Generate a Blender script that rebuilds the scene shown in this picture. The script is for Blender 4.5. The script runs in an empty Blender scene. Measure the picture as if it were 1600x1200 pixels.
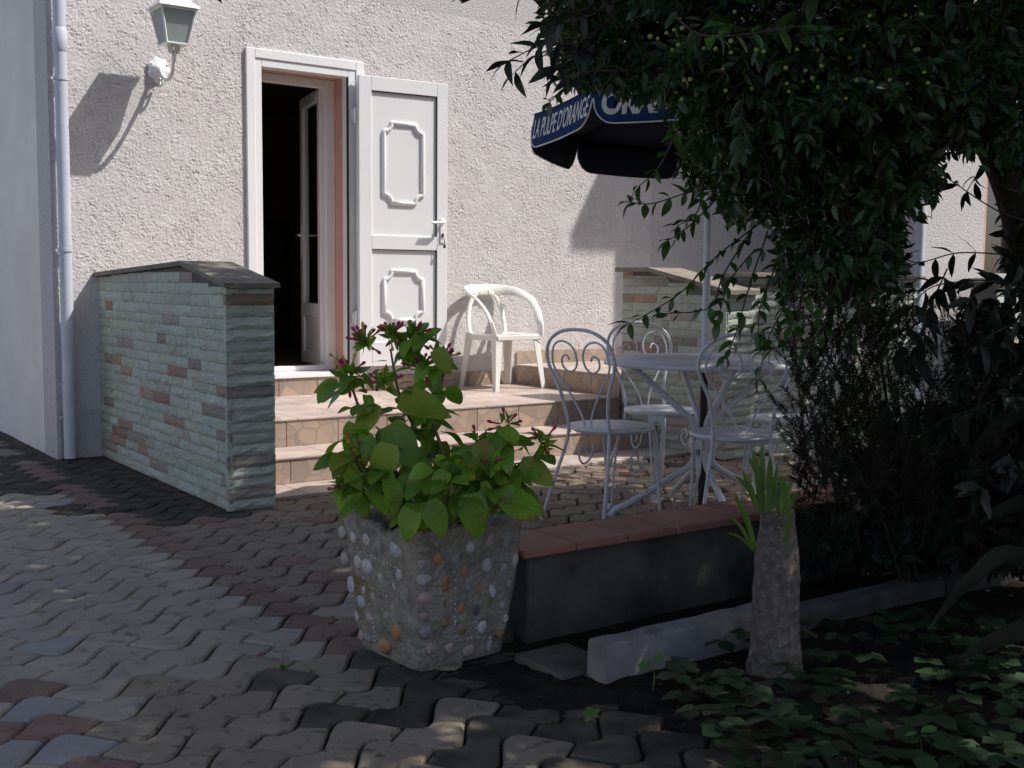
import bpy, bmesh, math, random
import numpy as np
from mathutils import Vector, Matrix
random.seed(7); rng = np.random.default_rng(7)
SC = bpy.context.scene
COL = SC.collection
# ------------------------------------------------------------------ camera
CAMP = Vector((1.501, -7.370, 1.117))
RT = Vector((0.81300, -0.58220, 0.00826)).normalized()
FW = Vector((0.58057, 0.80948, -0.08763)).normalized()
UP = RT.cross(FW).normalized(); RT = FW.cross(UP).normalized()
FPX = 1776.8
cam = bpy.data.cameras.new('camera'); camo = bpy.data.objects.new('camera', cam); COL.objects.link(camo)
camo.matrix_world = Matrix(((RT.x, UP.x, -FW.x, CAMP.x), (RT.y, UP.y, -FW.y, CAMP.y), (RT.z, UP.z, -FW.z, CAMP.z), (0, 0, 0, 1)))
cam.sensor_width = 36; cam.lens = FPX / 1600 * 36; cam.clip_start = 0.05; cam.clip_end = 800
SC.camera = camo
# ------------------------------------------------------------------ light
SUNV = Vector((1.35, -1.0, 2.15)).normalized()          # towards the sun
w = bpy.data.worlds.new('World'); SC.world = w; w.use_nodes = True
nt = w.node_tree; sk = nt.nodes.new('ShaderNodeTexSky'); sk.sky_type = 'NISHITA'; sk.sun_disc = False
sk.sun_elevation = math.asin(SUNV.z); sk.sun_rotation = math.atan2(SUNV.x, SUNV.y)
sk.air_density = 0.7; sk.dust_density = 2.2
bg = nt.nodes['Background']; bg.inputs[1].default_value = 0.15; bg.inputs[0].default_value = (1, 1, 1, 1); nt.links.new(sk.outputs[0], bg.inputs[0])
sl = bpy.data.lights.new('sun', 'SUN'); sl.energy = 3.7; sl.angle = math.radians(0.55); sl.color = (1.0, 0.96, 0.91)
so = bpy.data.objects.new('sun', sl); COL.objects.link(so); so.rotation_euler = (-SUNV).to_track_quat('-Z', 'Y').to_euler()
SC.view_settings.view_transform = 'Standard'; SC.view_settings.look = 'None'; SC.view_settings.exposure = 0.50; SC.view_settings.gamma = 1.0
SC.view_settings.use_curve_mapping = False
# ------------------------------------------------------------------ helpers
def ray(px, py): return FW + RT * ((px - 800) / FPX) - UP * ((py - 600) / FPX)
def at(px, py, dep): return CAMP + ray(px, py) * dep
def project(p):
    v = Vector(p) - CAMP; z = v.dot(FW)
    if z < 0.05: return (-9999, -9999, z)
    return (800 + FPX * v.dot(RT) / z, 600 - FPX * v.dot(UP) / z, z)
def tag(o, label=None, cat=None, group=None, kind=None):
    if label: o['label'] = label
    if cat: o['category'] = cat
    if group: o['group'] = group
    if kind: o['kind'] = kind
    return o
def empty(name, loc=(0, 0, 0), rz=0.0, **k):
    o = bpy.data.objects.new(name, None); COL.objects.link(o); o.location = loc; o.rotation_euler = (0, 0, rz); o.empty_display_size = 0.1
    return tag(o, **k)
def link(name, me, parent=None, mat=None, **k):
    o = bpy.data.objects.new(name, me); COL.objects.link(o)
    if parent: o.parent = parent
    if mat is not None and len(me.materials) == 0: me.materials.append(mat)
    return tag(o, **k)
class MB:
    def __init__(s): s.v = []; s.f = []; s.sm = []
    def add(s, vs, fs, smooth=False):
        b = len(s.v); s.v += [tuple(v) for v in vs]
        for f in fs: s.f.append(tuple(i + b for i in f)); s.sm.append(smooth)
        return s
    def box(s, a, b, bev=0.0):
        x0, y0, z0 = a; x1, y1, z1 = b
        if bev <= 0:
            vs = [(x0, y0, z0), (x1, y0, z0), (x1, y1, z0), (x0, y1, z0), (x0, y0, z1), (x1, y0, z1), (x1, y1, z1), (x0, y1, z1)]
            return s.add(vs, [(0, 3, 2, 1), (4, 5, 6, 7), (0, 1, 5, 4), (1, 2, 6, 5), (2, 3, 7, 6), (3, 0, 4, 7)])
        bm = bmesh.new(); bmesh.ops.create_cube(bm, size=1)
        for v in bm.verts: v.co = Vector(((x0 + x1) / 2 + v.co.x * (x1 - x0), (y0 + y1) / 2 + v.co.y * (y1 - y0), (z0 + z1) / 2 + v.co.z * (z1 - z0)))
        bmesh.ops.bevel(bm, geom=list(bm.edges), offset=bev, segments=1, affect='EDGES')
        bm.verts.index_update()
        s.add([v.co[:] for v in bm.verts], [[v.index for v in f.verts] for f in bm.faces]); bm.free(); return s
    def tube(s, pts, r, n=8, closed=False, cap=True, flat=None, fix=None):
        pts = [Vector(p) for p in pts]; N = len(pts); rr = r if isinstance(r, (list, tuple)) else [r] * N
        rings = []; up = None
        for i in range(N):
            if closed: t = pts[(i + 1) % N] - pts[i - 1]
            else: t = pts[min(i + 1, N - 1)] - pts[max(i - 1, 0)]
            if t.length < 1e-9: t = Vector((0, 0, 1))
            t.normalize()
            if up is None:
                up = Vector((0, 0, 1)) if abs(t.z) < 0.9 else Vector((1, 0, 0))
            if fix is not None: up = Vector(fix)
            u = up - t * up.dot(t)
            if u.length < 1e-6: u = t.orthogonal()
            u.normalize(); up = u; b = t.cross(u)
            ring = []
            for k in range(n):
                a = 2 * math.pi * k / n; fa, fb = (1, 1) if flat is None else flat
                ring.append(pts[i] + u * (math.cos(a) * rr[i] * fa) + b * (math.sin(a) * rr[i] * fb))
            rings.append(ring)
        vs = [p for r_ in rings for p in r_]; fs = []
        for i in range(N if closed else N - 1):
            j = (i + 1) % N
            for k in range(n):
                fs.append((i * n + k, i * n + (k + 1) % n, j * n + (k + 1) % n, j * n + k))
        s.add(vs, fs, True)
        if cap and not closed:
            s.add(rings[0], [tuple(reversed(range(n)))]); s.add(rings[-1], [tuple(range(n))])
        return s
    def lathe(s, prof, c=(0, 0, 0), n=24, cap=True):
        vs = []; fs = []
        for r, z in prof:
            for k in range(n):
                a = 2 * math.pi * k / n; vs.append((c[0] + r * math.cos(a), c[1] + r * math.sin(a), c[2] + z))
        for i in range(len(prof) - 1):
            for k in range(n): fs.append((i * n + k, i * n + (k + 1) % n, (i + 1) * n + (k + 1) % n, (i + 1) * n + k))
        s.add(vs, fs, True)
        if cap:
            s.add(vs[:n], [tuple(reversed(range(n)))]); s.add(vs[-n:], [tuple(range(n))])
        return s
    def prism(s, poly, axis, a, b):
        """poly 2D list extruded along axis 'x' or 'y' or 'z' from a to b"""
        n = len(poly)
        mk = {'x': lambda p, t: (t, p[0], p[1]), 'y': lambda p, t: (p[0], t, p[1]), 'z': lambda p, t: (p[0], p[1], t)}[axis]
        vs = [mk(p, a) for p in poly] + [mk(p, b) for p in poly]
        fs = [tuple(range(n))[::-1], tuple(range(n, 2 * n))] + [(i, (i + 1) % n, n + (i + 1) % n, n + i) for i in range(n)]
        return s.add(vs, fs)
    def mesh(s, name='m', recalc=True):
        me = bpy.data.meshes.new(name); me.from_pydata(s.v, [], s.f); me.polygons.foreach_set('use_smooth', s.sm)
        if recalc:
            bm = bmesh.new(); bm.from_mesh(me); bmesh.ops.recalc_face_normals(bm, faces=bm.faces); bm.to_mesh(me); bm.free()
        me.update(); return me
    def build(s, name, mat, parent=None, **k): return link(name, s.mesh(name), parent, mat, **k)
def npmesh(name, V, F, mat, smooth=True):
    """V (n,3) array, F (m,k) array"""
    me = bpy.data.meshes.new(name); V = np.asarray(V, np.float32); F = np.asarray(F, np.int32); m, k = F.shape
    me.vertices.add(len(V)); me.vertices.foreach_set('co', V.ravel()); me.loops.add(m * k); me.loops.foreach_set('vertex_index', F.ravel())
    me.polygons.add(m); me.polygons.foreach_set('loop_start', np.arange(0, m * k, k, dtype=np.int32)); me.polygons.foreach_set('loop_total', np.full(m, k, np.int32))
    me.polygons.foreach_set('use_smooth', np.full(m, smooth, bool)); me.update(calc_edges=True); me.validate()
    if mat: me.materials.append(mat)
    return me
def smooth_path(pts, n=6):
    P = [Vector(p) for p in pts]; out = []
    for i in range(len(P) - 1):
        a = P[max(i - 1, 0)]; b = P[i]; c = P[i + 1]; d = P[min(i + 2, len(P) - 1)]
        for k in range(n):
            t = k / n
            out.append(0.5 * ((2 * b) + (c - a) * t + (2 * a - 5 * b + 4 * c - d) * t * t + (3 * b - a - 3 * c + d) * t ** 3))
    out.append(P[-1]); return out
def fftnoise(h, wd, scale, seed):
    r = np.random.default_rng(seed); a = r.standard_normal((h, wd)); fy = np.fft.fftfreq(h)[:, None]; fx = np.fft.rfftfreq(wd)[None]
    g = np.exp(-2 * (np.pi * scale) ** 2 * (fx * fx + fy * fy)); b = np.fft.irfft2(np.fft.rfft2(a) * g, s=(h, wd)); return b / b.std()
# ------------------------------------------------------------------ materials
def nodes(name):
    m = bpy.data.materials.new(name); m.use_nodes = True; n = m.node_tree; return m, n, n.nodes['Principled BSDF']
def setin(b, k, v):
    if k in b.inputs: b.inputs[k].default_value = v
def rgb(c): return (c[0], c[1], c[2], 1)
def mat(name, c, rough=0.6, c2=None, scale=8.0, rnd=0.0, island=False, bump=0.0, bscale=60.0, metal=0.0, spec=0.4, detail=6.0, c3=None, s3=3.0, w3=(0.5, 0.65), coat=0.0, transl=None, obj=False):
    """base colour mottled towards c2, brightness varied per object or per island, a second patchy tint c3"""
    m, n, b = nodes(name); N = n.nodes; L = n.links
    setin(b, 'Roughness', rough); setin(b, 'Metallic', metal); setin(b, 'Specular IOR Level', spec); setin(b, 'Coat Weight', coat)
    tc = N.new('ShaderNodeTexCoord'); geo = N.new('ShaderNodeNewGeometry')
    vec = tc.outputs['Object'] if obj else geo.outputs['Position']
    no = N.new('ShaderNodeTexNoise'); no.inputs['Scale'].default_value = scale; no.inputs['Detail'].default_value = detail; L.new(vec, no.inputs['Vector'])
    mix = N.new('ShaderNodeMixRGB'); mix.inputs[1].default_value = rgb(c); mix.inputs[2].default_value = rgb(c2 or c)
    rp = N.new('ShaderNodeMapRange'); rp.inputs[1].default_value = 0.35; rp.inputs[2].default_value = 0.65; L.new(no.outputs[0], rp.inputs[0]); L.new(rp.outputs[0], mix.inputs[0])
    out = mix.outputs[0]
    if c3:
        n3 = N.new('ShaderNodeTexNoise'); n3.inputs['Scale'].default_value = s3; n3.inputs['Detail'].default_value = 8; L.new(vec, n3.inputs['Vector'])
        r3 = N.new('ShaderNodeMapRange'); r3.inputs[1].default_value = w3[0]; r3.inputs[2].default_value = w3[1]; L.new(n3.outputs[0], r3.inputs[0])
        m3 = N.new('ShaderNodeMixRGB'); m3.inputs[2].default_value = rgb(c3); L.new(out, m3.inputs[1]); L.new(r3.outputs[0], m3.inputs[0]); out = m3.outputs[0]
    if rnd > 0:
        src = geo.outputs['Random Per Island'] if island else N.new('ShaderNodeObjectInfo').outputs['Random']
        mr = N.new('ShaderNodeMapRange'); mr.inputs[3].default_value = 1 - rnd; mr.inputs[4].default_value = 1 + rnd; L.new(src, mr.inputs[0])
        hs = N.new('ShaderNodeHueSaturation'); L.new(mr.outputs[0], hs.inputs['Value']); L.new(out, hs.inputs['Color']); out = hs.outputs[0]
    L.new(out, b.inputs['Base Color'])
    if bump > 0:
        nb = N.new('ShaderNodeTexNoise'); nb.inputs['Scale'].default_value = bscale; nb.inputs['Detail'].default_value = 8; L.new(vec, nb.inputs['Vector'])
        bp = N.new('ShaderNodeBump'); bp.inputs['Strength'].default_value = 1.0; bp.inputs['Distance'].default_value = bump; L.new(nb.outputs[0], bp.inputs['Height']); L.new(bp.outputs[0], b.inputs['Normal'])
    if transl:
        tr = N.new('ShaderNodeBsdfTranslucent'); ms = N.new('ShaderNodeMixShader'); ms.inputs[0].default_value = transl[3]
        tm = N.new('ShaderNodeMixRGB'); tm.blend_type = 'MULTIPLY'; tm.inputs[0].default_value = 1; tm.inputs[2].default_value = rgb(transl); L.new(out, tm.inputs[1]); L.new(tm.outputs[0], tr.inputs[0])
        L.new(b.outputs[0], ms.inputs[1]); L.new(tr.outputs[0], ms.inputs[2]); L.new(ms.outputs[0], N['Material Output'].inputs[0])
    return m
M = {}
M['roughcast'] = mat('roughcast', (.63, .59, .578), .95, (.545, .522, .515), 75, bump=.003, bscale=220, spec=.1, c3=(.65, .63, .615), s3=5, w3=(.48, .72), detail=3)
M['roughcast_bump'] = mat('roughcast_bump', (.58, .555, .54), .95, (.49, .47, .46), 40, bump=.010, bscale=95, spec=.1)
M['side_wall'] = mat('side_wall', (.80, .755, .70), .95, (.74, .70, .65), 3, c3=(.69, .65, .60), s3=1.1, w3=(.5, .7), bump=.004, bscale=140, spec=.1)
M['white'] = mat('white_lacquer', (.80, .80, .80), .35, (.77, .77, .775), 3, spec=.4)
M['white_gloss'] = mat('white_gloss', (.84, .84, .83), .25, (.80, .80, .80), 6)
M['pipe'] = mat('grey_plastic_pipe', (.52, .55, .62), .45, (.47, .50, .57), 5, c3=(.40, .41, .43), s3=9, w3=(.58, .75))
M['pink'] = mat('salmon_paint', (.58, .33, .26), .8, (.54, .30, .24), 8)
M['dark_room'] = mat('dim_interior', (.34, .28, .22), .9, (.28, .23, .18), 3)
M['dark_wood'] = mat('dark_wood', (.10, .065, .04), .6)
M['rubber'] = mat('black_gasket', (.02, .02, .022), .6)
M['steel'] = mat('brushed_metal', (.55, .55, .55), .35, metal=1.0)
M['lamp_white'] = mat('white_cast_aluminium', (.78, .79, .78), .4, (.70, .71, .70), 30, bump=.0008, bscale=200)
M['sage'] = mat('sage_split_stone', (.42, .465, .385), .85, (.35, .39, .325), 18, rnd=.10, bump=.006, bscale=55, spec=.25, c3=(.40, .365, .31), s3=5, w3=(.55, .72))
M['sage2'] = mat('blue_grey_split_stone', (.44, .48, .42), .85, (.38, .41, .365), 16, rnd=.10, bump=.006, bscale=55, spec=.25)
M['rust'] = mat('rusty_split_stone', (.36, .22, .15), .85, (.28, .24, .20), 14, rnd=.2, bump=.006, bscale=55, spec=.25)
M['tan_stone'] = mat('tan_split_stone', (.33, .29, .24), .85, (.27, .27, .24), 14, rnd=.2, bump=.006, bscale=55, spec=.25)
M['mortar'] = mat('dark_mortar', (.10, .10, .09), .95, (.14, .13, .12), 20)
M['cap'] = mat('weathered_coping_stone', (.21, .19, .16), .85, (.14, .128, .11), 9, bump=.003, bscale=80, c3=(.19, .175, .14), s3=4)
M['cap2'] = mat('pale_weathered_coping', (.26, .23, .185), .85, (.18, .16, .13), 9, bump=.003, bscale=80)
M['metal_paint'] = mat('white_painted_iron', (.62, .64, .68), .4, (.55, .57, .62), 9, spec=.5, c3=(.34, .31, .29), s3=30, w3=(.66, .74))
M['chair_seat'] = mat('perforated_seat', (.64, .65, .68), .4, (.58, .59, .62), 8, spec=.5, c3=(.30, .27, .25), s3=26, w3=(.67, .74))
M['plastic'] = mat('cream_plastic', (.87, .86, .81), .35, (.84, .83, .78), 5, spec=.5, transl=(1, .95, .8, .12))
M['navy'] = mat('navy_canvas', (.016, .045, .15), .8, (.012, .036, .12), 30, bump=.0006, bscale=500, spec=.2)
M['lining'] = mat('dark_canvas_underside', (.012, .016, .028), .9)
M['print'] = mat('white_print', (.74, .74, .72), .7, (.66, .67, .66), 40)
M['terracotta'] = mat('terracotta_tile', (.36, .175, .115), .75, (.30, .145, .10), 10, rnd=.12, bump=.0015, bscale=120, c3=(.16, .10, .08), s3=6, w3=(.58, .75))
M['block'] = mat('grey_block_wall', (.125, .118, .10), .95, (.085, .080, .068), 6, bump=.008, bscale=90, c3=(.035, .034, .03), s3=4, w3=(.5, .68))
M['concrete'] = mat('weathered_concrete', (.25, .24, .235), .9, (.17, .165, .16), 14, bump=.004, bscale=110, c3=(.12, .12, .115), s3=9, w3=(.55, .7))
M['old_concrete'] = mat('dark_concrete', (.12, .115, .105), .95, (.07, .067, .06), 10, bump=.004, bscale=90)
M['planter'] = mat('rough_cement', (.33, .30, .25), .95, (.205, .19, .16), 22, bump=.016, bscale=60, spec=.2, c3=(.19, .135, .045), s3=7, w3=(.60, .74))
M['bark'] = mat('grey_bark', (.17, .145, .12), .95, (.09, .075, .06), 45, bump=.010, bscale=60, c3=(.26, .24, .21), s3=60, w3=(.62, .7))
M['branch'] = mat('dark_branch', (.075, .058, .045), .95, (.045, .036, .03), 40, bump=.004, bscale=80)
M['soil'] = mat('dark_soil', (.030, .026, .021), 1.0, (.017, .015, .013), 14, bump=.020, bscale=45, spec=.1, c3=(.065, .058, .045), s3=28, w3=(.6, .72))
M['earth'] = mat('garden_earth', (.07, .065, .045), 1.0, (.05, .06, .03), 3, spec=.1)
M['sand'] = mat('mossy_joint_sand', (.036, .033, .024), 1.0, (.024, .027, .015), 20, bump=.006, bscale=80, spec=.1)
MOSS = dict(c3=(.035, .032, .024), s3=2.1)
M['pv_grey'] = mat('grey_paver', (.345, .312, .258), .9, (.285, .260, .217), 5, rnd=.07, bump=.0035, bscale=170, spec=.25, c3=(.10, .096, .085), s3=16, w3=(.56, .80))
M['pv_pale'] = mat('pale_blue_paver', (.30, .295, .28), .9, (.245, .240, .228), 6, rnd=.08, bump=.003, bscale=170, spec=.25)
M['pv_red'] = mat('red_paver', (.225, .150, .118), .9, (.185, .128, .104), 6, rnd=.10, bump=.0035, bscale=170, spec=.25, c3=(.10, .075, .065), s3=26, w3=(.56, .75))
M['pv_brown'] = mat('brown_paver', (.255, .214, .160), .9, (.205, .174, .132), 5, rnd=.09, bump=.0035, bscale=170, spec=.25, c3=(.065, .056, .046), s3=24, w3=(.56, .74))
M['pv_moss'] = mat('moss_stained_paver', (.095, .085, .066), .95, (.045, .042, .032), 9, rnd=.25, bump=.004, bscale=120, spec=.15, c3=(.11, .088, .068), s3=12, w3=(.56, .7))
M['leaf_mirabilis'] = mat('soft_green_leaf', (.200, .340, .034), .42, (.135, .265, .026), 14, rnd=.34, spec=.4, c3=(.30, .33, .04), s3=9, w3=(.56, .75), transl=(1.3, 1.5, .6, .40))
def veined(m, edge, amt):
    n = m.node_tree; N = n.nodes; L = n.links; b = N['Principled BSDF']; src = b.inputs['Base Color'].links[0].from_socket
    tc = N.new('ShaderNodeTexCoord'); sx = N.new('ShaderNodeSeparateXYZ'); L.new(tc.outputs['Object'], sx.inputs[0])
    def mth(op, a, c=None):
        q = N.new('ShaderNodeMath'); q.operation = op
        for i, v in enumerate((a, c)):
            if v is None: continue
            if isinstance(v, (int, float)): q.inputs[i].default_value = v
            else: L.new(v, q.inputs[i])
        return q.outputs[0]
    ay = mth('ABSOLUTE', sx.outputs[1]); mid = mth('LESS_THAN', ay, .010)
    fr = mth('FRACT', mth('MULTIPLY', mth('SUBTRACT', sx.outputs[0], mth('MULTIPLY', ay, .9)), 7.0)); side = mth('LESS_THAN', mth('ABSOLUTE', mth('SUBTRACT', fr, .5)), .055)
    v = mth('MULTIPLY', mth('MAXIMUM', mid, side), amt)
    mx = N.new('ShaderNodeMixRGB'); L.new(v, mx.inputs[0]); L.new(src, mx.inputs[1]); mx.inputs[2].default_value = (.26, .36, .09, 1)
    # browned tips and margins on some leaves
    oi = N.new('ShaderNodeObjectInfo'); nz = N.new('ShaderNodeTexNoise'); nz.inputs['Scale'].default_value = 3.5; L.new(tc.outputs['Object'], nz.inputs['Vector'])
    e = mth('ADD', mth('MULTIPLY', sx.outputs[0], .55), mth('MULTIPLY', nz.outputs[0], .8)); e = mth('MULTIPLY', mth('GREATER_THAN', mth('ADD', e, mth('MULTIPLY', oi.outputs['Random'], .22)), 1.06), .85)
    m2 = N.new('ShaderNodeMixRGB'); L.new(e, m2.inputs[0]); L.new(mx.outputs[0], m2.inputs[1]); m2.inputs[2].default_value = rgb(edge)
    for lk in list(n.links):
        if lk.from_socket == src and lk.to_node != mx: t = lk.to_socket; n.links.remove(lk); L.new(m2.outputs[0], t)
    return m
veined(M['leaf_mirabilis'], (.22, .17, .035), .35)
M['leaf_yellow'] = mat('yellowing_leaf', (.28, .33, .04), .5, (.20, .28, .03), 12, rnd=.2, c3=(.32, .18, .05), s3=14, w3=(.62, .72), transl=(1.3, 1.4, .6, .40))
M['stem'] = mat('green_stem', (.15, .19, .06), .6, (.12, .08, .05), 12)
M['flower'] = mat('magenta_petal', (.55, .04, .14), .5, (.45, .03, .10), 30, transl=(1.2, 1, 1, .25))
M['flower_tip'] = mat('orange_bud', (.55, .30, .05), .5)
M['leaf_myrtle'] = mat('glossy_dark_leaf', (.030, .070, .020), .38, (.018, .045, .014), 9, rnd=.45, island=True, spec=.5, transl=(1.4, 1.6, .5, .22))
M['leaf_myrtle_o'] = mat('glossy_green_leaf', (.050, .105, .020), .38, (.030, .072, .018), 9, rnd=.40, spec=.5, transl=(1.4, 1.6, .5, .28))
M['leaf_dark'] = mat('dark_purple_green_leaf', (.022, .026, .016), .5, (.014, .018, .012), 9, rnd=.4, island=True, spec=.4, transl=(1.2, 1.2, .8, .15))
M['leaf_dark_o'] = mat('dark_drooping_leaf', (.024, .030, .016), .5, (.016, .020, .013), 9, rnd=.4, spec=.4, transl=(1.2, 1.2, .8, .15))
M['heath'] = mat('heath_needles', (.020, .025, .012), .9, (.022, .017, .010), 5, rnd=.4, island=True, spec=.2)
M['berry'] = mat('yellow_green_berry', (.20, .23, .05), .4, (.16, .20, .04), 20)
M['strap'] = mat('fresh_strap_leaf', (.11, .19, .03), .45, (.075, .145, .022), 12, rnd=.2, transl=(1.3, 1.5, .6, .35))
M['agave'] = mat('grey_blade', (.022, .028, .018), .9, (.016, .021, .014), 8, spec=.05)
M['cover'] = mat('ground_cover_leaf', (.032, .062, .024), .5, (.020, .042, .016), 10, rnd=.4, island=True, spec=.4, transl=(1.3, 1.5, .6, .25))
M['moss'] = mat('joint_moss', (.050, .070, .018), .9, (.035, .045, .014), 20, rnd=.4, island=True)
M['seedling'] = mat('bright_seedling_leaf', (.10, .20, .04), .5, (.07, .15, .03), 10, transl=(1.3, 1.5, .6, .3))
M['dead'] = mat('dry_leaf', (.20, .10, .055), .8, (.14, .08, .05), 20)
M['roof'] = mat('roof_tile', (.30, .14, .09), .8, (.24, .11, .08), 10)
PEB = {'w': (.50, .475, .455), 'g': (.30, .29, .28), 'p': (.42, .33, .29), 'o': (.40, .21, .09), 'b': (.28, .19, .11), 'd': (.12, .12, .12), 'l': (.42, .43, .48)}
for k, c in PEB.items(): M['peb_' + k] = mat('pebble_' + k, c, .5, tuple(x * .72 for x in c), 60, rnd=.15, spec=.4)
def glassmat(name, c, rough, alpha):
    m, n, b = nodes(name); setin(b, 'Base Color', rgb(c)); setin(b, 'Roughness', rough); setin(b, 'Transmission Weight', alpha); setin(b, 'IOR', 1.45); return m
M['frost'] = mat('frosted_pane', (.50, .54, .54), .5, (.46, .51, .51), 4, transl=(1, 1, 1, .5))
M['glass'] = glassmat('window_glass', (.9, .95, .95), .02, 1.0)
M['dark_glass'] = mat('dark_window_glass', (.012, .014, .015), .08, spec=.6)
def tilemat(name, c, c2, crack, scale, amt):
    """ceramic tile printed with a broken flagstone pattern"""
    m, n, b = nodes(name); N = n.nodes; L = n.links; setin(b, 'Roughness', .45); setin(b, 'Specular IOR Level', .35)
    geo = N.new('ShaderNodeNewGeometry'); oi = N.new('ShaderNodeObjectInfo')
    no = N.new('ShaderNodeTexNoise'); no.inputs['Scale'].default_value = 7; no.inputs['Detail'].default_value = 8; L.new(geo.outputs['Position'], no.inputs['Vector'])
    ad = N.new('ShaderNodeVectorMath'); ad.operation = 'ADD'; sc = N.new('ShaderNodeVectorMath'); sc.operation = 'SCALE'; sc.inputs['Scale'].default_value = .05
    L.new(no.outputs['Color'], sc.inputs[0]); L.new(geo.outputs['Position'], ad.inputs[0]); L.new(sc.outputs[0], ad.inputs[1])
    vo = N.new('ShaderNodeTexVoronoi'); vo.feature = 'DISTANCE_TO_EDGE'; vo.inputs['Scale'].default_value = scale; L.new(ad.outputs[0], vo.inputs['Vector'])
    v2 = N.new('ShaderNodeTexVoronoi'); v2.inputs['Scale'].default_value = scale; L.new(ad.outputs[0], v2.inputs['Vector'])
    mr = N.new('ShaderNodeMapRange'); mr.inputs[1].default_value = 0.012; mr.inputs[2].default_value = 0.05; mr.inputs[3].default_value = amt; mr.inputs[4].default_value = 0; L.new(vo.outputs['Distance'], mr.inputs[0])
    mx = N.new('ShaderNodeMixRGB'); mx.inputs[1].default_value = rgb(c); mx.inputs[2].default_value = rgb(c2)
    r2 = N.new('ShaderNodeMapRange'); r2.inputs[1].default_value = .35; r2.inputs[2].default_value = .65; L.new(no.outputs[0], r2.inputs[0]); L.new(r2.outputs[0], mx.inputs[0])
    hs = N.new('ShaderNodeHueSaturation'); L.new(mx.outputs[0], hs.inputs['Color'])
    sx = N.new('ShaderNodeSeparateXYZ'); L.new(v2.outputs['Color'], sx.inputs[0]); r3 = N.new('ShaderNodeMapRange'); r3.inputs[3].default_value = .82; r3.inputs[4].default_value = 1.12; L.new(sx.outputs[0], r3.inputs[0]); L.new(r3.outputs[0], hs.inputs['Value'])
    mc = N.new('ShaderNodeMixRGB'); mc.inputs[2].default_value = rgb(crack); L.new(hs.outputs[0], mc.inputs[1]); L.new(mr.outputs[0], mc.inputs[0]); L.new(mc.outputs[0], b.inputs['Base Color'])
    return m
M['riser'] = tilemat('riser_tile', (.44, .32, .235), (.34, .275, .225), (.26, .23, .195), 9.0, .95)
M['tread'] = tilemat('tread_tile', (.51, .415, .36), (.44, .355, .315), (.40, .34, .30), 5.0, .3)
M['grout'] = mat('tile_grout', (.40, .33, .27), .9, (.33, .28, .23), 12)
# ------------------------------------------------------------------ numbers of the place
Z1, Z2, Z3 = .165, .327, .479                     # tread, terrace, door sill
YT, Y1, YG = -1.297, -1.668, -1.994               # terrace edge, tread edge, strip edge
XC = 3.30; XP = 3.552; WP = .2526; LP = 2.1705    # house corner, left parapet
XR = 6.803; XW = 9.98; YW = -1.50                 # right parapet, wing corner
# ------------------------------------------------------------------ ground
MB().add([(-220, -220, -.075), (220, -220, -.075), (220, 220, -.075), (-220, 220, -.075)], [(0, 1, 2, 3)]).build('ground', M['earth'], kind='structure')
paving = MB().add([(-6, -12, -.021), (9.9, -12, -.021), (9.9, 3.2, -.021), (-6, 3.2, -.021)], [(0, 1, 2, 3)]).build('paving', M['sand'], kind='structure')
PP, PW, PA = .305, .157, .0755; PX0, PY0 = 2.188, -4.426
def paver_mesh(seed):
    r = random.Random(seed); dl = .0356; q = PP / 4; n = 8; poly = []
    for i in range(n + 1):
        x = -(q + dl) + i * 2 * (q + dl) / n; poly.append((x, PA * math.cos(2 * math.pi * x / PP) + PW / 2))
    for i in range(n - 2):
        x = (q - dl) - i * 2 * (q - dl) / (n - 3); poly.append((x, PA * math.cos(2 * math.pi * x / PP) - PW / 2))
    cx = sum(p[0] for p in poly) / len(poly); cy = sum(p[1] for p in poly) / len(poly); cen = Vector((0, .02))
    N = len(poly)
    def inset(dist):
        out = []
        for i in range(N):
            a, b, c = Vector(poly[i - 1]), Vector(poly[i]), Vector(poly[(i + 1) % N])
            e1 = (b - a).normalized(); e2 = (c - b).normalized(); n1 = Vector((e1.y, -e1.x)); n2 = Vector((e2.y, -e2.x)); m = (n1 + n2)
            m = m / max(.6, m.length ** 2 / 2) if m.length > .01 else n1
            out.append(b + m * dist)
        return out
    mb = MB(); o1 = inset(.0034 + r.uniform(0, .0016)); o2 = inset(.0105)
    rings = [[(p.x, p.y, -.05) for p in o1], [(p.x, p.y, -.0075) for p in o1], [(p.x, p.y, r.uniform(-.001, .0008)) for p in o2]]
    vs = [v for R_ in rings for v in R_]; fs = []
    for k in range(2):
        for i in range(N): fs.append((k * N + i, k * N + (i + 1) % N, (k + 1) * N + (i + 1) % N, (k + 1) * N + i))
    mb.add(vs, fs, False); mb.add(rings[2], [tuple(range(N))])
    return mb.mesh('paver')
PVM = {}
for k in ('pv_grey', 'pv_pale', 'pv_red', 'pv_brown', 'pv_moss'):
    PVM[k] = []
    for s in range(3):
        me = paver_mesh(s); me.materials.append(M[k]); PVM[k].append(me)
def soil_edge(x, y):      # positive inside the planting bed / dirt in front of the low wall
    wob = .10 * math.sin(7 * x + 3 * y) + .06 * math.sin(17 * y - 5 * x)
    return min(x - (3.10 + wob + max(0, (-4.95 - y)) * .55), -4.60 - y)
def inside_hard(x, y):
    if x > XC + .08 and y > .06: return True
    if XP + .10 < x < 6.9 and y > YG + .10: return True
    if x > XR + .08 and y > -2.20: return True
    if x > 3.50 and -4.95 < y < -4.42: return True
    return False
pav = []
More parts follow.
